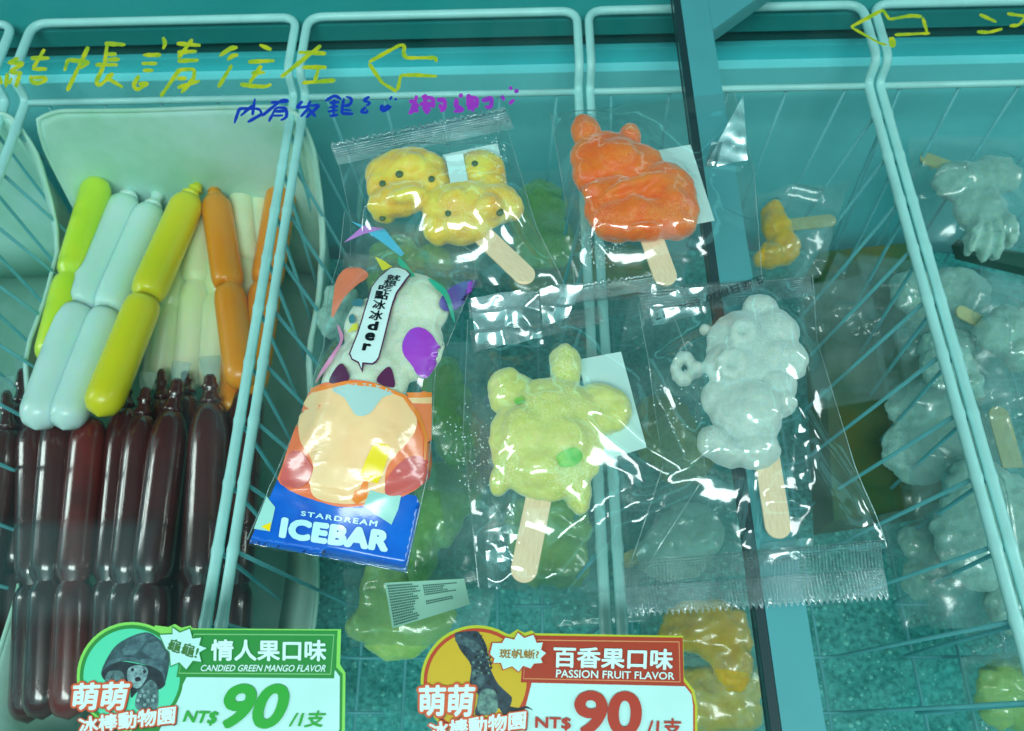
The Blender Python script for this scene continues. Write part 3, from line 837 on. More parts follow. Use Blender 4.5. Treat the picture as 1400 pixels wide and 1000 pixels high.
def card(label, quad, z, tz=.001):
    V = [at(*p, z) for p in quad]+[at(*p, z-tz) for p in quad]
    t = mesh_obj('paper_card', V, [(3, 2, 1, 0), (4, 5, 6, 7), (0, 1, 5, 4), (1, 2, 6, 5), (2, 3, 7, 6), (3, 0, 4, 7)], CARD, None, False, loc=at(sum(p[0] for p in quad)/4, sum(p[1] for p in quad)/4, z))
    return tag(t, label, 'paper card', 'white cards in the bags')
def specks(parent, centre, rad, nsp, z, seed, name='frost_specks'):
    rnd = random.Random(seed); b = MB()
    for _ in range(nsp):
        a = rnd.random()*6.28; r = rad*math.sqrt(rnd.random())
        c = at(centre[0]+r*math.cos(a)*.7, centre[1]+r*math.sin(a), z+rnd.random()*.003)
        q = rnd.uniform(.0003, .0008)
        b.add([c+Vector(v)*q for v in ((1,0,0),(0,1,0),(-1,0,0),(0,-1,0),(0,0,1),(0,0,-1))], [(0,1,4),(1,2,4),(2,3,4),(3,0,4),(1,0,5),(2,1,5),(3,2,5),(0,3,5)])
    o = b.build(name, FROST, parent); o['kind'] = 'stuff'
    return o
FROST = mat('ice_crystals', seen(205, 240, 235), rough=.25, coat=.5)

# --- orange pop
ORANGE = pop_mat('orange_ice', seen(244, 126, 4), seen(236, 92, 4), seen(248, 186, 110), .4)
t = thing('ice_pop', 'orange animal shaped ice pop on a wooden stick, lying on the glass', 'ice pop', at(870, 260), 'ice pops lying on the lid')
ob, sol = blob('ice_body', [
    (802, 184, 19, 27, -10, .012, .012), (860, 191, 15, 20, 10, .012, .010), (832, 220, 49, 41, 15, .013, .014), (806, 232, 23, 35, 0, .012, .012),
    (872, 230, 35, 33, 30, .012, .012), (905, 262, 43, 42, 0, .013, .014), (838, 270, 38, 29, 0, .013, .013), (822, 287, 22, 25, 0, .012, .011), (850, 300, 43, 26, 0, .014, .013),
    (925, 285, 28, 37, 0, .013, .013), (890, 298, 48, 28, 0, .014, .013), (845, 315, 32, 13, 5, .014, .011), (882, 318, 27, 10, -5, .017, .010), (920, 307, 30, 20, 0, .014, .012),
    (868, 254, 44, 9, -20, .023, .008), (812, 262, 15, 11, 0, .019, .008), (840, 214, 30, 26, 0, .020, .010), (868, 286, 20, 20, 0, .020, .010), (920, 276, 20, 24, 0, .020, .009)], ORANGE, t)
st, s2 = stick(t, (885, 310), (914, 391), 33, .010, .006, WOOD)
card('white paper card behind the orange ice pop', [(897, 206), (944, 198), (977, 302), (930, 311)], .002)
bagB = thing('plastic_bag', 'clear plastic bag wrapped round the orange ice pop', 'plastic bag', at(890, 280), 'clear bags of the pops on the lid')
make_bag(bagB, [(753, 158), (775, 290), (788, 415)], [(1003, 128), (1030, 238), (1042, 400)], [sol, s2], [((965, 222), (1018, 172), .006, .012), ((1020, 226), (965, 222), .004, .008), ((770, 160), (840, 165), .004, .008), ((1040, 310), (985, 290), .003, .008), ((790, 330), (840, 400), .003, .01), ((830, 160), (880, 130), .004, .008)], seed=3, crumple=.0016)
KEY = Vector((-0.1, -0.72, 1.7))
def fold(parent, quad, z, m, name='glare_flap', amp=.0012, seed=0, fr=80, pleats=1, turn=1.0):
    """a crumpled fold of film added for glare, its pleats tilted to mirror the key lamp"""
    if len(quad) == 3: quad = list(quad)+[quad[2]]
    c = [at(*p, z) for p in quad]; n = 40; V = []; Fc = []
    mid = sum(c, Vector())/4
    nn = ((CAM-mid).normalized()+(KEY-mid).normalized()).normalized()  # the added flap is turned so that it mirrors the key lamp
    gx, gy = -nn.x/nn.z*turn, -nn.y/nn.z*turn
    ys = [p.y for p in c]; y0 = min(ys); L = (max(ys)-y0)/pleats
    for j in range(n+1):
        for i in range(n+1):
            u, v_ = i/n, j/n
            p = c[0].lerp(c[1], u).lerp(c[3].lerp(c[2], u), v_)
            t_ = ((p.y-y0+.004*noise.noise(Vector((p.x*40, seed, 0)))) / L) % 1.0
            h = gy*L*(t_ if t_ < .8 else (1-t_)*4) if pleats > 1 else gy*L*t_
            q = 1-2.2*abs(noise.noise(Vector((p.x*fr, p.y*fr, seed))))
            V.append(p+Vector((0, 0, h+gx*(p.x-mid.x)*.5+amp*q)))
    for j in range(n):
        for i in range(n): a = j*(n+1)+i; Fc.append((a, a+1, a+n+2, a+n+1))
    return mesh_obj(name, V, Fc, m, parent)
fold(bagB, [(1004, 168), (1020, 224), (962, 230)], .002, CRIMP, seed=3, amp=.0006, fr=50, turn=.8)
specks(bagB, (825, 320), 48, 260, .004, 5)
seal(bagB, [(785, 414), (1044, 398), (1040, 382), (785, 398)], .0012, teeth=0, seed=2)

# --- yellow pop
YEL = pop_mat('yellow_ice', seen(244, 210, 84, 60), seen(234, 176, 40), seen(248, 232, 170), .6)
SEED = mat('grey_seed', seen(70, 104, 70), rough=.5)
t = thing('ice_pop', 'yellow animal face ice pop with grey seed dots and a wooden stick', 'ice pop', at(610, 270), 'ice pops lying on the lid')
ob, sol = blob('ice_body', [
    (556, 236, 53, 33, -5, .013, .014), (530, 255, 28, 27, 0, .012, .012), (548, 273, 43, 22, -15, .015, .012), (525, 294, 15, 9, 0, .010, .008), (590, 250, 25, 29, 0, .012, .012),
    (655, 238, 35, 34, 0, .011, .011), (672, 256, 21, 27, 0, .012, .011), (640, 285, 52, 36, 0, .014, .015), (608, 285, 28, 30, 0, .013, .013), (680, 278, 30, 25, 20, .014, .013),
    (702, 284, 13, 17, 0, .013, .010), (630, 312, 38, 20, 0, .013, .013), (600, 312, 20, 22, 0, .012, .011), (560, 226, 24, 16, 0, .022, .009), (556, 268, 26, 10, -15, .024, .007), (622, 275, 22, 18, 0, .023, .009), (668, 284, 20, 18, 0, .023, .009)], YEL, t)
bv = BVHTree.FromPolygons(*sol)
for (x, y, r) in ((546, 238, 6), (523, 251, 5), (590, 245, 5), (523, 298, 5), (613, 292, 5), (683, 290, 6), (649, 224, 5)):
    c = hit(bv, x, y, 0); b = bmesh.new(); bmesh.ops.create_icosphere(b, subdivisions=2, radius=r*.00052, matrix=Matrix.Translation(c) @ Matrix.Diagonal((1, 1.1, .55, 1)))
    b.verts.index_update(); mesh_obj('seed_dot', [v.co.copy() for v in b.verts], [[v.index for v in f.verts] for f in b.faces], SEED, t); b.free()
st, s2 = stick(t, (660, 322), (727, 386), 31, .010, .006, WOOD)
card('white paper card beside the yellow seed dotted ice pop', [(605, 212), (680, 196), (702, 285), (640, 300)], .002)
card('small white paper tab lying across the yellow ice pop', [(609, 214), (633, 210), (640, 248), (616, 252)], .022)
bagA = thing('plastic_bag', 'clear plastic bag with saw toothed top wrapped round the yellow ice pop', 'plastic bag', at(610, 280), 'clear bags of the pops on the lid')
make_bag(bagA, [(462, 215), (480, 300), (480, 385)], [(690, 165), (735, 320), (772, 395)], [sol, s2], [((500, 262), (600, 205), .004, .010), ((660, 195), (690, 170), .005, .010), ((690, 320), (765, 392), .004, .010), ((505, 260), (495, 340), .003, .007), ((720, 300), (770, 390), .004, .01), ((580, 215), (690, 205), .004, .009)], seed=11, crumple=.0018)
seal(bagA, [(452, 200), (692, 150), (703, 176), (462, 226)], .0022, teeth=26, m=CRIMP, seed=1, wave=.0014, bulge=.0028)
seal(bagA, [(490, 372), (660, 395), (658, 378), (490, 352)], .0015, seed=4)
specks(bagA, (665, 225), 45, 90, .020, 8)

# --- turtle pop
GRN = pop_mat('pale_green_ice', seen(212, 220, 140), seen(188, 206, 96), seen(230, 242, 200), .6, 26)
GSPOT = mat('green_flake', seen(96, 190, 70), rough=.5, color2=seen(150, 206, 90), noise_scale=120)
t = thing('ice_pop', 'pale green turtle shaped ice pop on a wooden stick, lying on the glass', 'ice pop', at(750, 590), 'ice pops lying on the lid')
ob, sol = blob('ice_body', [
    (748, 602, 74, 74, 0, .015, .016), (756, 570, 58, 50, 0, .016, .016), (773, 508, 20, 34, 0, .013, .013), (773, 494, 20, 20, 0, .013, .012),
    (700, 540, 32, 27, -30, .012, .012), (692, 526, 24, 20, -30, .012, .011), (826, 550, 36, 22, 20, .012, .012), (840, 562, 22, 26, 0, .012, .011), (818, 580, 28, 18, -20, .012, .011),
    (686, 655, 15, 22, 20, .011, .010), (788, 668, 20, 28, -10, .012, .011), (794, 686, 13, 16, 0, .011, .009), (735, 650, 42, 26, 0, .013, .013), (740, 640, 34, 26, 0, .020, .012), (770, 600, 34, 40, 0, .022, .012), (720, 590, 34, 36, 0, .021, .012)], GRN, t)
bv = BVHTree.FromPolygons(*sol)
sp = px_polys('green_flake', [smooth_poly([(762, 622), (784, 612), (796, 622), (788, 636), (766, 638)])], GSPOT, t, bvh=bv, lift=.0005, fine=5)
sp = px_polys('green_flake', [smooth_poly([(704, 546), (716, 543), (716, 552), (706, 554)])], GSPOT, t, bvh=bv, lift=.0005, fine=5)
st, s2 = stick(t, (741, 660), (713, 797), 37, .010, .007, WOOD)
card('white paper card behind the turtle ice pop', [(790, 492), (849, 481), (884, 612), (822, 631)], .004)
bagC = thing('plastic_bag', 'clear plastic bag wrapped round the pale green turtle ice pop', 'plastic bag', at(780, 620), 'clear bags of the pops on the lid')
make_bag(bagC, [(640, 440), (634, 590), (655, 806)], [(905, 395), (952, 520), (963, 652), (860, 812)], [sol, s2],
  [((790, 568), (962, 655), .006, .010), ((962, 652), (830, 705), .005, .010), ((830, 705), (742, 808), .008, .013), ((712, 640), (694, 755), .006, .010), ((694, 755), (745, 806), .004, .010), ((660, 480), (700, 560), .003, .01), ((690, 430), (760, 480), .006, .012), ((760, 410), (740, 470), .006, .012), ((660, 760), (700, 700), .004, .009), ((840, 640), (930, 760), .003, .012), ((700, 800), (660, 720), .004, .01)],
  seed=21, zb=.0018, crumple=.0018)
seal(bagC, [(640, 415), (902, 376), (906, 394), (642, 436)], .0030, teeth=28, m=CRIMP, seed=6, wave=.0014)
seal(bagC, [(642, 452), (820, 418), (826, 442), (648, 482)], .0040, seed=7, wave=.001)
fold(bagC, [(644, 414), (735, 398), (742, 466), (652, 480)], .004, CRIMP, seed=5, amp=.0022, fr=55, pleats=3, turn=.8)
fold(bagC, [(738, 400), (800, 390), (776, 436), (742, 448)], .004, CRIMP, seed=8, amp=.0018, fr=60, pleats=2, turn=.7)
specks(bagC, (648, 610), 62, 90, .006, 9)

# --- grey pop
GREY = pop_mat('milky_grey_ice', seen(186, 212, 200), seen(166, 194, 184), seen(208, 232, 224), .5, 30)
t = thing('ice_pop', 'milky grey animal ice pop with a curled tail and round eyes', 'ice pop', at(1030, 540), 'ice pops lying on the lid')
ring = [(1000+22*math.cos(a), 500+22*math.sin(a)) for a in np.linspace(0, 6.28, 12)[:-1]]
parts = [(1030, 478, 60, 54, 0, .013, .013), (1000, 502, 34, 32, 0, .017, .012), (1010, 455, 26, 24, 0, .016, .012), (1060, 455, 30, 30, 0, .016, .013), (1040, 425, 24, 20, 0, .013, .011), (1066, 490, 36, 24, 0, .017, .012), (1082, 505, 18, 10, 20, .015, .010),
         (1020, 565, 46, 44, 0, .014, .015), (1032, 560, 34, 36, 0, .019, .013), (1062, 530, 26, 22, 0, .013, .012), (1070, 552, 18, 16, 0, .013, .011), (985, 545, 26, 26, 0, .012, .011),
         (975, 605, 20, 20, 0, .013, .012), (1000, 620, 34, 16, 10, .012, .011), (1030, 615, 34, 24, 0, .013, .012), (952, 505, 10, 10, 0, .010, .007)]
parts += [(935+11*math.cos(a), 504+15*math.sin(a), 7, 7, 0, .010, .0055) for a in np.linspace(0, 6.28, 11)[:-1]]
parts += [(964, 451, 7, 7, 0, .008, .006)]
parts += [(1000+14*math.cos(a), 498+14*math.sin(a), 8, 8, 0, .027, .004) for a in np.linspace(0, 6.28, 10)[:-1]]
parts += [(1014+12*math.cos(a), 455+12*math.sin(a), 7, 7, 0, .026, .004) for a in np.linspace(0, 6.28, 10)[:-1]]
ob, sol = blob('ice_body', parts, GREY, t, voxel=.0012, smooth_it=4)
st, s2 = stick(t, (1043, 590), (1066, 737), 36, .010, .007, WOOD)
bagD = thing('plastic_bag', 'clear plastic bag with a printed date wrapped round the milky grey ice pop', 'plastic bag', at(1030, 600), 'clear bags of the pops on the lid')
ob, bvD = make_bag(bagD, [(872, 420), (888, 520), (905, 640), (852, 800)], [(1108, 380), (1114, 470), (1165, 640), (1208, 752)], [sol, s2],
  [((1085, 565), (1197, 736), .008, .012), ((1197, 738), (1050, 760), .003, .010), ((905, 650), (990, 628), .004, .009), ((1030, 640), (1020, 750), .005, .010), ((1095, 600), (1100, 660), .004, .008), ((1040, 690), (1090, 690), .004, .008), ((965, 470), (905, 500), .003, .010), ((880, 470), (960, 640), .004, .01), ((1105, 400), (1080, 440), .004, .01), ((905, 660), (870, 760), .003, .01), ((1130, 600), (1180, 700), .003, .01)],
  seed=33, zb=.0030, crumple=.0018)
seal(bagD, [(872, 398), (1108, 378), (1112, 404), (880, 436)], .0048, seed=9, wave=.001)
seal(bagD, [(1204, 738), (850, 768), (852, 803), (1208, 776)], .0046, seed=10, wave=.0008)
seal(bagD, [(1216, 814), (858, 838), (852, 803.5), (1208, 776.5)], .0040, teeth=44, m=CRIMP, seed=3, wave=.0010, name='bag_tail')
fold(bagD, [(884, 412), (962, 394), (966, 432), (892, 446)], .005, SEAL, seed=12, amp=.0018, fr=60, pleats=2, turn=.7)
fold(bagD, [(1040, 744), (1110, 736), (1112, 762), (1044, 770)], .004, SEAL, seed=14, amp=.0015, fr=70, pleats=2, turn=.6)
fold(bagC, [(662, 724), (700, 690), (716, 782), (668, 804)], .003, SEAL, seed=15, amp=.0018, fr=70, pleats=4, turn=.6)
INK = mat('black_ink', seen(24, 44, 46), rough=.6)
text('date_print', '生產日期2026年6月17', [(1046, 387), (898, 440), (893, 429), (1042, 376)], INK, bagD, z=.0072, bold=.012)
specks(bagD, (935, 545), 60, 45, .012, 12)

# --- printed bag with blue foot
t = thing('ice_pop', 'pale white ice pop inside the printed bag with the blue band', 'ice pop', at(530, 470), 'ice pops lying on the lid')
WHT = pop_mat('white_ice', seen(222, 236, 216), seen(198, 218, 180), seen(236, 246, 240), .6, 24)
ob, sol = blob('ice_body', [(560, 420, 52, 44, 0, .014, .014), (520, 450, 46, 46, 0, .013, .013), (560, 470, 44, 50, 0, .014, .013), (500, 520, 56, 56, 0, .014, .014), (500, 580, 66, 58, 0, .014, .013), (490, 630, 60, 40, 0, .012, .012)], WHT, t, voxel=.0016)
st, s2 = stick(t, (478, 640), (455, 735), 36, .008, .006, WOOD)
bagE = thing('printed_bag', 'printed ice bar bag with a blue foot, white lettering and orange artwork', 'printed bag', at(490, 560))
left = [(474, 296), (467, 360), (452, 410), (446, 480), (415, 575), (343, 742)]
rgt = [(588, 318), (648, 352), (652, 385), (628, 440), (596, 520), (592, 600), (586, 655), (558, 778)]
ob, bvE = make_bag(bagE, left, rgt, [sol, s2], [((365, 668), (440, 680), .0016, .006), ((440, 680), (482, 690), .0016, .005), ((482, 690), (568, 657), .0020, .006), ((566, 655), (545, 606), .0012, .006), ((395, 640), (450, 590), .0012, .01), ((520, 610), (560, 640), .001, .006)], seed=41, zb=.0055, crumple=.0018, fr=34)
seal(bagE, [(470, 345), (656, 368), (654, 384), (468, 366)], .0085, seed=14)
seal(bagE, [(339, 746), (557, 786), (558, 776), (343, 738)], .0065, seed=15, m=FILM, name='bag_hem')
ge = lambda p: Z(320, 340, .46, p); gf = lambda p: Z(430, 350, .18, p); gg = lambda p: Z(330, 660, .2, p)
def ink(name, rgb, rgb2=None, rough=.28): return mat(name, seen(*rgb), rough=rough, coat=.5, coat_rough=.12, noise_amt=.08, noise_scale=30, color2=seen(*rgb2) if rgb2 else None)
I_BLUE = ink('print_blue', (8, 84, 186), (14, 104, 204)); I_TERRA = ink('print_terracotta', (224, 116, 74), (232, 132, 84)); I_CREAM = ink('print_cream', (242, 206, 152), (236, 194, 142))
I_PINK = ink('print_rose', (206, 104, 92), (196, 90, 90)); I_ORANGE = ink('print_orange', (236, 136, 52)); I_GREYB = ink('print_grey_blue', (166, 206, 200)); I_PLUM = ink('print_plum', (84, 40, 76))
I_YEL = ink('print_yellow', (248, 214, 20)); I_PALE = ink('print_pale_cyan', (150, 214, 202)); I_LET = ink('print_letter_white', (168, 226, 232), (196, 236, 238)); I_PUR = ink('print_purple', (150, 62, 186), (136, 70, 190))
I_VIO = ink('print_violet', (92, 74, 160), (70, 96, 150)); I_GREEN = ink('print_sea_green', (46, 176, 142)); I_CLAY = ink('print_clay', (196, 112, 80, 100), (186, 118, 84)); I_SKY = ink('print_sky', (80, 178, 206)); I_LILAC = ink('print_lilac', (176, 128, 200)); I_RPINK = ink('print_ribbon_pink', (214, 146, 186)); I_WHITE = ink('print_balloon_white', (196, 232, 228)); I_LIME = ink('print_lime', (206, 210, 60)); I_TEALK = ink('print_steel_teal', (60, 130, 140))
dr = lambda nm, pts, mm, lf, par=None: px_polys(nm, [pts], mm, par or bagE, bvh=bvE, lift=lf, fine=9)
foot = dr('blue_foot', ge([(138,672),(200,690),(300,720),(400,740),(490,728),(540,735),(556,768),(512,962),(400,942),(200,905),(45,876)]), I_BLUE, .0006)
dr('orange_field', smooth_poly(ge([(242,412),(335,392),(420,402),(510,440),(578,430),(584,560),(582,672),(500,738),(350,768),(250,750),(138,702),(145,650),(175,560),(205,480)]), 3), I_TERRA, .0009)
dr('orange_band', ge([(510,430),(584,428),(584,442),(520,446)]), I_ORANGE, .0011)
dr('cream_band', ge([(514,446),(584,443),(584,462),(528,462)]), I_CREAM, .0012)
dr('cream_shape', smooth_poly(ge([(236,430),(335,404),(420,412),(500,442),(538,490),(532,550),(490,602),(455,650),(448,700),(440,738),(350,758),(250,742),(228,700),(240,650),(225,610),(200,570),(198,500)]), 4), I_CREAM, .0012)
dr('rose_patch', smooth_poly(ge([(168,610),(205,608),(232,640),(236,670),(205,712),(150,708),(140,680)]), 4), I_PINK, .0014)
dr('rose_patch', smooth_poly(ge([(505,625),(560,622),(582,655),(575,690),(510,728),(455,732),(452,690)]), 4), I_PINK, .0014)
arc = [(232,418),(335,396),(425,405),(510,440)]; arc2 = [(512,450),(425,416),(335,407),(238,430)]
dr('orange_outline', ge(arc+arc2), I_ORANGE, .0016)
dr('orange_outline', ge([(505,440),(545,490),(572,560),(566,630),(560,630),(560,560),(534,495),(500,446)]), I_ORANGE, .0016)
dr('grey_patch', smooth_poly(ge([(296,422),(340,404),(420,408),(472,432),(440,448),(405,492),(368,500),(345,470),(330,446)]), 4), I_GREYB, .0016)
dr('plum_leaf', smooth_poly(ge([(288,402),(300,365),(322,344),(338,365),(341,394)]), 4), I_PLUM, .0013)
dr('plum_leaf', smooth_poly(ge([(424,398),(440,368),(462,354),(474,380),(474,416)]), 4), I_PLUM, .0013)
dr('popsicle_stick', ge([(385,690),(400,694),(394,738),(365,758),(352,745),(362,722),(378,716)]), I_ORANGE, .0017)
dr('popsicle_picture', smooth_poly(ge([(412,588),(425,576),(450,582),(462,598),(432,690),(415,696),(385,684),(378,668)]), 4), I_YEL, .0018)
dr('pale_panel', ge([(385,765),(405,716),(440,726),(496,735),(488,775),(468,822)]), I_PALE, .0013)
dr('pale_panel', ge([(98,738),(124,770),(108,842),(60,834)]), I_PALE, .0010)
dr('yellow_patch', ge([(82,828),(112,815),(108,842)]), I_YEL, .0013)
text('brand_lettering', 'ICEBAR', gg([(282,238),(1030,330),(1002,480),(258,380)]), I_LET, foot, bvh=bvE, bold=.07, spacing=1.1, lift=.0014)
text('small_lettering', 'STARDREAM', gg([(418,195),(938,262),(928,302),(412,228)]), I_LET, foot, bvh=bvE, bold=.03, spacing=1.25, lift=.0014)
balloon = gf([(580,102),(640,98),(700,120),(735,155),(690,220),(630,300),(590,420),(545,600),(492,790),(470,820),(440,838),(378,832),(368,898),(335,825),(290,800),(270,755),(330,600),(400,380),(440,250),(500,170)])
bx_, by_ = gf([(500, 450)])[0]
dr('balloon_outline', balloon, I_PLUM, .0018)
bi = gf([(588,112),(640,108),(694,128),(722,158),(680,214),(620,296),(580,418),(535,598),(484,782),(464,808),(438,826),(366,820),(362,870),(344,818),(298,792),(282,755),(342,602),(410,384),(450,254),(508,178)])
ball = dr('balloon', bi, I_WHITE, .0021)
I_BLACK = ink('print_black', (16, 26, 30))
for ch, (cx, cy, w, h) in zip('就想吃點冰冰der', ((610,187,100,40),(582,225,95,42),(550,262,100,44),(522,315,100,66),(500,388,100,72),(475,466,100,74),(452,545,76,72),(428,628,72,62),(402,708,60,58))):
    a = .26; dx = w/2; dy = h/2
    qd = [(cx-dx+a*dy, cy-dy-a*.35*dx), (cx+dx+a*dy, cy-dy+a*.35*dx), (cx+dx-a*dy, cy+dy+a*.35*dx), (cx-dx-a*dy, cy+dy-a*.35*dx)]
    text('balloon_lettering', ch, gf(qd), I_BLACK, ball, bvh=bvE, bold=.03 if ord(ch) > 200 else .05, lift=.0025)
dr('purple_gem', smooth_poly(gf([(690,620),(730,570),(790,550),(860,580),(920,660),(958,740),(900,840),(850,920),(820,930),(770,900),(740,840),(680,760),(668,690)]), 4), I_PUR, .0016)
dr('clay_gem', smooth_poly(gf([(170,190),(230,110),(310,90),(390,120),(415,155),(390,190),(330,230),(230,330),(140,480),(150,300)]), 4), I_CLAY, .0012)
dr('violet_leaf', smooth_poly(gf([(940,360),(1000,270),(1100,210),(1232,188),(1200,270),(1150,340),(1060,410),(980,420)]), 4), I_VIO, .0012)
dr('purple_tip', gf([(1160,206),(1232,188),(1205,260),(1160,330),(1140,300)]), I_PUR, .0015)
dr('green_streamer', smooth_poly(gf([(860,185),(950,230),(1005,300),(1040,420),(1048,515),(1010,420),(970,320),(900,245)]), 3), I_GREEN, .0018)
dr('lime_streamer', gf([(462,10),(540,50),(600,95),(520,118)]), I_LIME, .0009)
dr('green_streamer', gf([(640,10),(700,70),(765,165),(720,170),(640,70)]), I_GREEN, .0009)
dr('pink_ribbon', smooth_poly(gf([(182,530),(215,570),(230,640),(170,760),(90,880),(20,975),(60,880),(150,740),(205,650)]), 3), I_RPINK, .0014)
dr('teal_mark', smooth_poly(gf([(295,350),(340,335),(375,345),(365,390),(300,388)]), 2), I_TEALK, .0012)
dr('teal_mark', smooth_poly(gf([(270,470),(300,450),(320,500),(280,520)]), 2), I_TEALK, .0012)
dr('lime_mark', gf([(300,525),(335,520),(330,570),(255,590)]), I_LIME, .0012)
gh = lambda p: Z(430, 140, .28, p)
dr('sky_streamer', gh([(180,586),(300,625),(345,625),(440,745),(425,760),(320,680)]), I_SKY, .0012)
dr('lilac_streamer', gh([(145,692),(240,608),(345,622),(240,650)]), I_LILAC, .0015)

# ------------------------------------------------------------------ tray and ice tubes
def make_tub(dx, label):
    zt, zb = -.072, -.30
    xl = at(38, 160, zt).x; xr = at(432, 400, -.16).x
    yb = at(200, 150, zt).y; yf = yb-.56
    t = thing('plastic_tray', label, 'tray', ((xl+xr)/2+dx, (yb+yf)/2, zb), 'white soft trays')
    def ring(z, inset, rad, dz=None):
        x0, x1, y0, y1 = xl+inset, xr-inset, yf+inset, yb-inset*1.0
        pts = []
        for cx, cy, a0 in ((x1-rad, y1-rad, 0), (x0+rad, y1-rad, 90), (x0+rad, y0+rad, 180), (x1-rad, y0+rad, 270)):
            for k in range(9):
                a = math.radians(a0+90*k/8); pts.append((cx+rad*math.cos(a), cy+rad*math.sin(a)))
        # add points along the straight runs
        out = []
        for i, p in enumerate(pts):
            q = pts[(i+1) % len(pts)]; out.append(p)
            n = int(math.dist(p, q)/.02)
            for k in range(1, n): out.append((p[0]+(q[0]-p[0])*k/n, p[1]+(q[1]-p[1])*k/n))
        return out
    base = ring(0, 0, .035); N = len(base); V = []
    lv = [(0, 0.0), (.03, .004), (.35, .010), (.8, .022), (1, .04)]
    cx, cy = (xl+xr)/2, (yb+yf)/2
    def top(x, y):
        d = max(0, (yb-y-.012))
        return zt-(.145 if x < cx else .095)*min(1, d/.075)**.8-(.11*min(1, max(0, d-.20)/.2) if x > cx else 0)
    for f_, ins in lv:
        for x, y in base:
            tz = top(x, y)
            sx = 1-ins/((xr-xl)/2); sy = 1-ins/((yb-yf)/2)
            w = .004*noise.noise(Vector((x*14, y*14, 2)))
            if x < cx: w += .020*min(1, max(0, yb-y-.02)/.07)*(cx-x)/(cx-xl)
            V.append(((x-cx)*sx+cx+dx+w, (y-cy)*sy+cy+w*.3, tz+(zb-tz)*f_))
    Fc = []
    for j in range(len(lv)-1):
        for i in range(N): Fc.append((j*N+i, (j+1)*N+i, (j+1)*N+(i+1) % N, j*N+(i+1) % N))
    Fc.append(tuple((len(lv)-1)*N+i for i in range(N)))
    o = mesh_obj('tray_shell', V, Fc, TUBM, t)
    so = o.modifiers.new('thick', 'SOLIDIFY'); so.thickness = .0016; so.offset = 0
    b = MB(); b.tube([Vector(v) for v in V[:N]], .0022, 8, True); b.build('tray_rim', TUBM, t)
    return t
make_tub(0, 'white soft plastic tray full of coloured ice tubes')
make_tub(at(80, 280, -.16).x-at(432, 300, -.16).x, 'white soft plastic tray corner at the left edge of the photo')

def tube_pop(label, pts, rpx, m, cap=None, group='twin ice tubes in the tray', tip=None, name='ice_tube', shoulder=1.25):
    """sausage-shaped plastic tube of ice; pts = (px,py,z) with a pinch at every inner point"""
    W_ = [at(x, y, z) for x, y, z in pts]
    e = (at(pts[0][0]+1, pts[0][1], pts[0][2])-W_[0]).length; R = rpx*e
    path = []; rad = []
    def seg(a, b2, first, last):
        L = (b2-a).length; n = 22
        for i in range(n+1):
            t_ = i/n; s_ = t_*L
            r = R
            for d_, dome in ((s_, first), (L-s_, last)):
                k = R*(shoulder if dome and first and d_ is s_ else 1.25)
                if d_ < k:
                    q = math.sqrt(max(0, 1-(1-d_/k)**2))
                    r = min(r, R*(q if dome else .70+.30*q))
            path.append(a.lerp(b2, t_)); rad.append(max(r, R*.02))
    # concentrate samples at the ends
    for i in range(len(W_)-1): seg(W_[i], W_[i+1], i == 0, i == len(W_)-2)
    t = thing(name, label, 'ice tube', tuple(W_[-1]), group)
    b = MB()
    b.tube(path, R, 20, radii=rad); b.build('filled_tube', m, t)
    if tip:
        a = W_[0]; q = at(*tip)
        b = MB(); d = q-a; n = 9
        b.tube([a-d*.15+d*1.15*(i/n) for i in range(n+1)], .002, 10, radii=[R*.6, R*.54, R*.42, R*.36, R*.33, R*.46, R*.34, R*.31, R*.30, R*.18])
        nz_ = b.build('nozzle', m, t)
        if cap:
            sd = d.normalized().cross(Vector((0, 0, 1))).normalized(); up = sd.cross(d.normalized()); hh = R*.5
            c0 = q-d*.08; c1 = q+d.normalized()*R*.95
            b = MB(); v = []
            for c_, w_ in ((c0, hh*.7), (c0.lerp(c1, .5), hh*.95), (c1, hh*1.05)):
                for k, z_ in ((-1, .0006), (1, .0006), (1, -.0006), (-1, -.0006)): v.append(c_+sd*w_*k+up*z_)
            b.add(v, [(0,1,5,4),(1,2,6,5),(2,3,7,6),(3,0,4,7),(4,5,9,8),(5,6,10,9),(6,7,11,10),(7,4,8,11),(3,2,1,0),(8,9,10,11)])
            b.build('seal_tab', SEAL, nz_, False)
    return t
def tube_mat(name, rgb, rgb2, k=1.0): return mat(name, seen(*rgb, True, k), rough=.38, color2=seen(*rgb2, True, k), noise_scale=9, coat=.35, coat_rough=.18, sss=.8, bump=.15, bump_scale=60)
T_LIME = tube_mat('lime_ice', (192, 218, 46), (158, 210, 48), .9); T_YEL = tube_mat('yellow_tube_ice', (212, 212, 24), (190, 208, 28)); T_WH = tube_mat('white_tube_ice', (186, 230, 216), (166, 220, 200), .9); T_PALE = tube_mat('pale_tube_ice', (196, 232, 184), (178, 222, 156), .8); T_OR = tube_mat('orange_tube_ice', (232, 146, 8), (216, 130, 8))
T_BR = mat('brown_tube_ice', seen(58, 22, 22, True, .7), rough=.25, color2=seen(34, 14, 18, True, .7), noise_scale=12, coat=1.0, coat_rough=.07)
T_RED = mat('reddish_tube_ice', seen(96, 28, 24, True, .75), rough=.25, color2=seen(44, 18, 20, True, .7), noise_scale=10, coat=1.0, coat_rough=.07)
zt = -.150
tube_pop('pale cream ice tube lying second from the right wire rails', [(330, 258, -.195), (338, 360, -.198), (330, 490, -.215)], 19, T_PALE)
tube_pop('short pale cream ice tube tucked behind the right orange tube', [(356, 262, -.20), (352, 370, -.205), (345, 470, -.22)], 17, T_PALE)
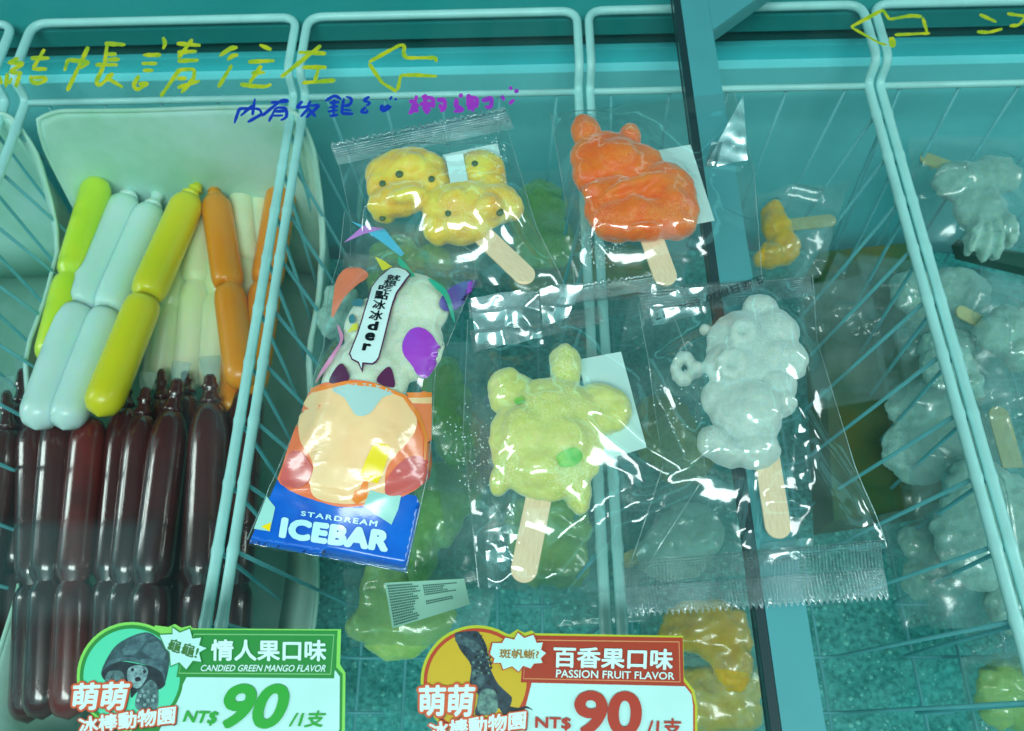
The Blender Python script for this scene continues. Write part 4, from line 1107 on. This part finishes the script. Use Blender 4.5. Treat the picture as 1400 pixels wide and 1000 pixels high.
tube_pop('pale greenish ice tube left of the waist of the orange tube', [(272, 280, -.188), (270, 388, -.195), (257, 535, -.225)], 20, T_PALE)
tube_pop('pale greenish ice tube lying behind the long yellow tube', [(250, 310, -.19), (232, 420, -.20), (214, 535, -.23)], 20, T_PALE)
tube_pop('pale cream ice tube whose lower half meets the brown nozzles', [(316, 300, -.19), (298, 405, -.20), (286, 535, -.23)], 20, T_PALE)
tube_pop('lime green ice tube at the left end of the tray', [(136, 244, -.155), (97, 378, -.158), (66, 500, -.165)], 19, T_LIME)
tube_pop('bluish white ice tube next to the lime green one', [(176, 268, -.175), (107, 421, -.165), (48, 588, zt)], 22, T_WH, tip=(183, 246, -.178))
tube_pop('greenish white ice tube between bluish white and long yellow ones', [(210, 280, -.18), (147, 427, -.17), (86, 588, zt-.003)], 21, T_PALE if False else T_WH, tip=(219, 258, -.183))
tube_pop('long yellow ice tube leaning across the middle of the tray', [(262, 266, -.165), (199, 408, -.155), (134, 570, zt+.005)], 21.5, T_YEL, tip=(272, 252, -.168))
tube_pop('orange ice tube standing upright right of the long yellow one', [(294, 268, -.175), (313, 394, -.170), (332, 532, -.165)], 19.5, T_OR, tip=(292, 256, -.176))
tube_pop('orange ice tube crossing behind the two wire rails', [(388, 248, -.190), (364, 390, -.185), (340, 540, -.18)], 20, T_OR)
tube_pop('small orange ice tube end below the upright orange tube', [(318, 470, -.195), (314, 566, -.185)], 14, T_OR)
gb = 'brown ice tubes in the tray'
for k, (lab, top_, bot, r, tp, mm) in enumerate([
  ('brown ice tube at the left edge, clear tab on its nozzle', (10, 580, -.185), (-20, 800, -.22), 22, (9, 535, -.18), T_BR),
  ('brown ice tube half hidden behind the leftmost brown tube', (30, 545, -.20), (22, 780, -.235), 20, (30, 505, -.195), T_BR),
  ('dark brown ice tube without visible nozzle under the bluish white tube', (48, 575, -.19), (46, 800, -.215), 22, None, T_BR),
  ('dark brown ice tube under the rounded ends of the white tubes', (82, 570, -.185), (66, 795, -.205), 23, None, T_BR),
  ('reddish topped brown ice tube below the long yellow tube end', (124, 568, -.18), (102, 795, -.20), 23, None, T_RED),
  ('brown ice tube with nozzle left of the pair beside the yellow end', (172, 552, -.185), (150, 795, -.205), 21, (172, 520, -.18), T_BR),
  ('brown ice tube with clear tab, in front of the middle of its row', (196, 562, -.178), (172, 798, -.20), 22, (200, 530, -.172), T_BR),
  ('brown ice tube rising highest behind the middle of the brown row', (221, 540, -.20), (205, 780, -.23), 19, (221, 505, -.195), T_BR),
  ('broad brown ice tube with the longest light streak', (236, 556, -.170), (206, 798, -.19), 25, (244, 518, -.163), T_BR),
  ('brown ice tube squeezed between the two broad brown ones', (256, 535, -.198), (250, 780, -.225), 20, (253, 508, -.195), T_BR),
  ('broad brown ice tube with clear tab next to the wire rails', (288, 545, -.168), (276, 800, -.19), 26, (287, 512, -.161), T_BR),
  ('dark brown ice tube partly behind the wire rails', (338, 528, -.19), (320, 800, -.215), 24, None, T_BR)]):
    tube_pop(lab, [top_, bot, (bot[0]-8, bot[1]+190, bot[2]-.02)], r, mm, cap=(k in (0, 1, 6, 8, 10)), group=gb, tip=tp, name='brown_ice_tube', shoulder=2.3 if tp else 1.5)

# ------------------------------------------------------------------ bagged pops lying deep in the baskets
def deep_pop(label, parts, mm, z, st=None, bag=None, seed=0, bag_label=None, cat='ice pop'):
    c = parts[0]
    t = thing('ice_pop', label, cat, at(c[0], c[1], z-.02), 'ice pops lying in the baskets')
    ob, sol = blob('ice_body', [(p[0], p[1], p[2], p[3], p[4] if len(p) > 4 else 0, z+(p[5] if len(p) > 5 else 0), .015) for p in parts], mm, t, voxel=.0022, smooth_it=2, rugged=.003)
    sols = [sol]
    if st:
        _, s_ = stick(t, st[0], st[1], st[2], z, z+.004, WOOD_UNDER); sols.append(s_)
    if bag:
        tb = thing('plastic_bag', bag_label, 'plastic bag', at(c[0], c[1], z-.02), 'clear bags in the baskets')
        make_bag(tb, bag[0], bag[1], sols, bag[2] if len(bag) > 2 else (), n=(48, 52), z_ref=z-.015, crumple=.006, seed=seed, m=FILM_UNDER, fr=26, edge_h=.004)
    return t
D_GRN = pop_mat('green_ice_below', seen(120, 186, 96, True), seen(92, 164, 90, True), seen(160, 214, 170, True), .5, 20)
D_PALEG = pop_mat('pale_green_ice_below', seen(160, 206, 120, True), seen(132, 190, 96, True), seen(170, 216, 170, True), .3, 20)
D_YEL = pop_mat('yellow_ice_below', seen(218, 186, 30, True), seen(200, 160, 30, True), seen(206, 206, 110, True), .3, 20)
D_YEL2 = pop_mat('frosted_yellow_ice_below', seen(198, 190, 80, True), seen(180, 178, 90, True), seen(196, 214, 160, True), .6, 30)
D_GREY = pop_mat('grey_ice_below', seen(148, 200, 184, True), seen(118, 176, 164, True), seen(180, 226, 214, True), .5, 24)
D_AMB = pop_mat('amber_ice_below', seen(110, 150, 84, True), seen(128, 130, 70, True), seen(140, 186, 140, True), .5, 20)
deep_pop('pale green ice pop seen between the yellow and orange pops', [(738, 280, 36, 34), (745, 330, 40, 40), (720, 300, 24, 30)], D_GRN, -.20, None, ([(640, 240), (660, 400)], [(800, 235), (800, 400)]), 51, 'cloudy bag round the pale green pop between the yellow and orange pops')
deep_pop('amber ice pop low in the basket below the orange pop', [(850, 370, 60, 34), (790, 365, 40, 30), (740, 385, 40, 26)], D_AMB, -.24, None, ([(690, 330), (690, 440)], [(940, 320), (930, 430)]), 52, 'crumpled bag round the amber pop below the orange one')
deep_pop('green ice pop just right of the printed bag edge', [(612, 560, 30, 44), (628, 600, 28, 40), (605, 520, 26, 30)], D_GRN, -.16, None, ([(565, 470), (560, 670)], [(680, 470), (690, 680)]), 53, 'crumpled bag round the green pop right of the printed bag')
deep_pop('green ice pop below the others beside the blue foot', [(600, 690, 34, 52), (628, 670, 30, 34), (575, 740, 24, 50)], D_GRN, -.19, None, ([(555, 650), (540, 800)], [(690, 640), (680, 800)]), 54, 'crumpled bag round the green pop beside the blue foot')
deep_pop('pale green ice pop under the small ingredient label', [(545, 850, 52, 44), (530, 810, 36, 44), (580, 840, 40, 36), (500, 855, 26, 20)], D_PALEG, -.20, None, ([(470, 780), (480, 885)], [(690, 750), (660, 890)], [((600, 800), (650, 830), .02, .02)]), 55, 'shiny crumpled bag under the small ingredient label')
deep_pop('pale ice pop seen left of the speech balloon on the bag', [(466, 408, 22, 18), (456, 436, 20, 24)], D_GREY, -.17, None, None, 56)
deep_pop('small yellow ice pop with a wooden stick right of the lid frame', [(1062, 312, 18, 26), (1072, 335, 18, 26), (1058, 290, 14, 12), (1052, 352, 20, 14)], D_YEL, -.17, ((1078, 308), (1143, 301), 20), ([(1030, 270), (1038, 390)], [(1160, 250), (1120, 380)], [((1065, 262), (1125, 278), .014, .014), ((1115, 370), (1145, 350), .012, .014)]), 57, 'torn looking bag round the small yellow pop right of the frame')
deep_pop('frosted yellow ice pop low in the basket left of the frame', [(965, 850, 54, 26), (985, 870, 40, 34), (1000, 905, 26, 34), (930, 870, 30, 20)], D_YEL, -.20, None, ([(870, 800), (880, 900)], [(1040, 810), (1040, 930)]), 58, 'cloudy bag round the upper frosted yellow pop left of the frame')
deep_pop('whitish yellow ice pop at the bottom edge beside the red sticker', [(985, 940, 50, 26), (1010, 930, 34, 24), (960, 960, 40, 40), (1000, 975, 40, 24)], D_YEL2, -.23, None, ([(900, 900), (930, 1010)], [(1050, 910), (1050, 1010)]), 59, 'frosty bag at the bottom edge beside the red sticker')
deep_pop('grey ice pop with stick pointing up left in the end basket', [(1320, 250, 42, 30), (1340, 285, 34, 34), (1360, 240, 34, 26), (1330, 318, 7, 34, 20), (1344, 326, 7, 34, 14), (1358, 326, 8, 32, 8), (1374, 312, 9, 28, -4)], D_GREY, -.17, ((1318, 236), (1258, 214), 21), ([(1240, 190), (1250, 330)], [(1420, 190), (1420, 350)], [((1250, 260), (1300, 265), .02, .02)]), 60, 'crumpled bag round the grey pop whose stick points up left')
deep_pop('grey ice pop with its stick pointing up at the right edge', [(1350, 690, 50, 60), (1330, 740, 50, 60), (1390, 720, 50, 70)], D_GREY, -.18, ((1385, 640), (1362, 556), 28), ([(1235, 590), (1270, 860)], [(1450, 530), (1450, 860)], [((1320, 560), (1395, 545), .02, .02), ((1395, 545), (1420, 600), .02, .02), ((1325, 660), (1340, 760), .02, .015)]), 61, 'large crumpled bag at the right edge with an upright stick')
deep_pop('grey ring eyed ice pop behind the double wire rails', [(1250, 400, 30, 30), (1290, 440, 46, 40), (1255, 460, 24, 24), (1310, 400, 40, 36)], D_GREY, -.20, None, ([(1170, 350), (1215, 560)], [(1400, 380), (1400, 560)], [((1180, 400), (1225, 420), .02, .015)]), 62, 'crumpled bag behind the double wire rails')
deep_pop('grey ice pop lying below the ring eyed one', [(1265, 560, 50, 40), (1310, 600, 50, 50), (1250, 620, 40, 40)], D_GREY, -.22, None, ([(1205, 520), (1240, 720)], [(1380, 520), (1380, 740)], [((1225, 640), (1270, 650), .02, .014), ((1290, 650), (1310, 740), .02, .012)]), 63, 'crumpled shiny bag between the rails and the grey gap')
def quad_bag(cx, cy, w, h, ang):
    a = math.radians(ang); ca, sa = math.cos(a), math.sin(a)
    P = lambda x, y: (cx+x*ca-y*sa, cy+x*sa+y*ca)
    return [P(-w/2, -h/2), P(-w/2*1.05, 0), P(-w/2, h/2)], [P(w/2, -h/2), P(w/2*1.05, 0), P(w/2, h/2)]
def filler(label, cx, cy, w, h, ang, z, mm=None, pop=None, seed=0, sa_=None):
    tb = thing('plastic_bag', label, 'plastic bag', at(cx, cy, z-.02), 'clear bags in the baskets')
    sols = []
    if mm:
        t = thing('ice_pop', pop, 'ice pop', at(cx, cy, z-.02), 'ice pops lying in the baskets')
        rr = random.Random(seed)
        parts = [(cx+rr.uniform(-.22, .22)*w, cy+rr.uniform(-.24, .24)*h, w*rr.uniform(.13, .24), w*rr.uniform(.13, .22), 0, z+rr.uniform(-.004, .006), .014) for _ in range(7)]
        parts.append((cx, cy, w*.24, h*.2, 0, z, .015))
        ob, sol = blob('ice_body', parts, mm, t, voxel=.0022, smooth_it=2, rugged=.003); sols.append(sol)
        if sa_ is not None:
            a = math.radians(sa_); _, s_ = stick(t, (cx+.2*w*math.cos(a), cy+.2*h*math.sin(a)), (cx+.62*w*math.cos(a), cy+.62*h*math.sin(a)), 21, z, z+.006, WOOD_UNDER); sols.append(s_)
    L_, R_ = quad_bag(cx, cy, w, h, ang)
    rr = random.Random(seed+1); cr = []
    for _ in range(5):
        a = (cx+rr.uniform(-.45, .45)*w, cy+rr.uniform(-.45, .45)*h); b2 = (a[0]+rr.uniform(-.4, .4)*w, a[1]+rr.uniform(-.35, .35)*h)
        cr.append((a, b2, rr.uniform(.006, .014), rr.uniform(.008, .014)))
    make_bag(tb, L_, R_, sols, cr, n=(48, 52), z_ref=z-.015, crumple=.007, seed=seed, m=FILM_UNDER, fr=24, edge_h=.004)
for a in (
 ('frosty bag deep between the yellow pop and the printed bag', 560, 370, 150, 120, 8, -.21, D_PALEG, 'frosted pale pop deep between the yellow pop and the printed bag', 71),
 ('hazy bag under the left edge of the turtle pop bag', 655, 640, 110, 190, -6, -.14, None, None, 72),
 ('hazy bag under the stick of the turtle pop', 745, 740, 170, 150, 12, -.20, D_PALEG, 'frosted pale green pop under the stick of the turtle pop', 73),
 ('hazy bag in the gap between the turtle and the grey pop', 905, 600, 150, 190, 8, -.22, D_AMB, 'amber pop deep in the gap between the turtle and the grey pop', 74),
 ('hazy bag under the dated bag, left of the lid frame', 940, 730, 170, 130, -8, -.20, D_GREY, 'frosted grey pop under the dated bag left of the lid frame', 75, 150),
 ('hazy bag behind the ringed ear of the grey pop', 910, 480, 120, 120, 10, -.18, None, None, 76),
 ('hazy bag just above the red price sticker header', 820, 815, 130, 80, -4, -.24, None, None, 77),
 ('hazy bag right of the grey pop over the olive carton', 1150, 470, 100, 170, -10, -.19, None, None, 78),
 ('hazy bag against the right wire rails below the torn one', 1180, 420, 120, 110, 20, -.24, None, None, 79),
 ('hazy bag hugging the rails at the height of the grey pop', 1300, 500, 130, 130, -15, -.16, D_GREY, 'grey pop hugging the rails at the height of the grey pop on the lid', 80),
 ('hazy bag at the right edge between the dark box and the upright stick', 1380, 460, 130, 140, 10, -.15, D_GREY, 'grey pop at the right edge between the dark box and the upright stick', 81, 205),
 ('hazy bag right of the lower end of the wire rails', 1400, 830, 150, 170, 6, -.19, D_GREY, 'grey pop right of the lower end of the wire rails', 82, 250),
 ('hazy bag in the lowest right corner of the photo', 1390, 950, 140, 120, -8, -.22, D_PALEG, 'pale pop in the lowest right corner of the photo', 83),
 ('hazy bag lying left of the rails near their lower end', 1280, 770, 130, 160, -12, -.24, D_GREY, 'grey pop lying left of the rails near their lower end', 84)):
    filler(*a)
# olive pouch, dark strip put in for shade, ingredient label
OL = mat('olive_cardboard', seen(36, 84, 44, True, .8), rough=.8, color2=seen(76, 88, 36, True, .8), noise_scale=22, bump=.4, bump_scale=40)
z = -.27; q = [(1120, 345), (1260, 330), (1290, 690), (1140, 712)]
V = [at(*p, z) for p in q]; V += [Vector((v.x, v.y, z-.06)) for v in V]
o = mesh_obj('olive_carton', V, [(3,2,1,0),(4,5,6,7),(0,1,5,4),(1,2,6,5),(2,3,7,6),(3,0,4,7)], OL, None, False, loc=at(1190, 520, z-.06))
tag(o, 'dark olive carton lying deep in the basket right of the lid frame', 'carton')
z = -.215; q = [(1308, 328), (1420, 350), (1420, 372), (1314, 346)]
V = [at(*p, z) for p in q]; V += [Vector((v.x, v.y, z-.012)) for v in V]
DK_SHADE = mat('painted_shade', seen(18, 70, 58, True, .8), rough=.6)  # shade of a shadowed edge put into the colour of an added strip
o = mesh_obj('shade_strip', V, [(3,2,1,0),(4,5,6,7),(0,1,5,4),(1,2,6,5),(2,3,7,6),(3,0,4,7)], DK_SHADE, None, False, loc=at(1360, 350, z-.03))
tag(o, 'dark strip painted for shade at the right side below the grey pop', 'box')
lq = lambda p: Z(500, 770, .1429, p)
LAB = mat('label_paper', seen(150, 214, 190, True), rough=.6)
zl = -.095
V = [at(*p, zl) for p in lq([(180,190),(940,150),(1000,395),(255,625)])]
t = thing('ingredient_label', 'small white ingredient label with rows of dark print above the red sticker', 'label', tuple(at(583, 825, zl)))
mesh_obj('label_sheet', V+[v-Vector((0, 0, .0006)) for v in V], [(3,2,1,0),(4,5,6,7),(0,1,5,4),(1,2,6,5),(2,3,7,6),(3,0,4,7)], LAB, t, False)
rnd = random.Random(4); b = MB(); INKU = mat('faded_ink', seen(30, 96, 84, True), rough=.7)
def lp(u, v_):
    tl, tr, br, bl = [Vector(p) for p in lq([(180,190),(940,150),(1000,395),(255,625)])]
    p = tl.lerp(tr, u).lerp(bl.lerp(br, u), v_); return at(p.x, p.y, zl+.0003)
for k in range(15):
    v_ = .05+k*.062
    for u0_, u1_ in ((.03, .42 if k < 7 else .36), (.47, .9)):
        if u0_ > .4 and k not in (1, 2, 3, 4, 5, 8, 9): continue
        u = u0_; u1_ *= rnd.uniform(.75, 1.0)
        while u < u1_:
            w_ = rnd.uniform(.012, .022)
            b.add([lp(u, v_), lp(u, v_+.04), lp(u+w_, v_+.04), lp(u+w_, v_)], [(0, 1, 2, 3)]); u += w_+.007
b.build('small_print', INKU, t, False)
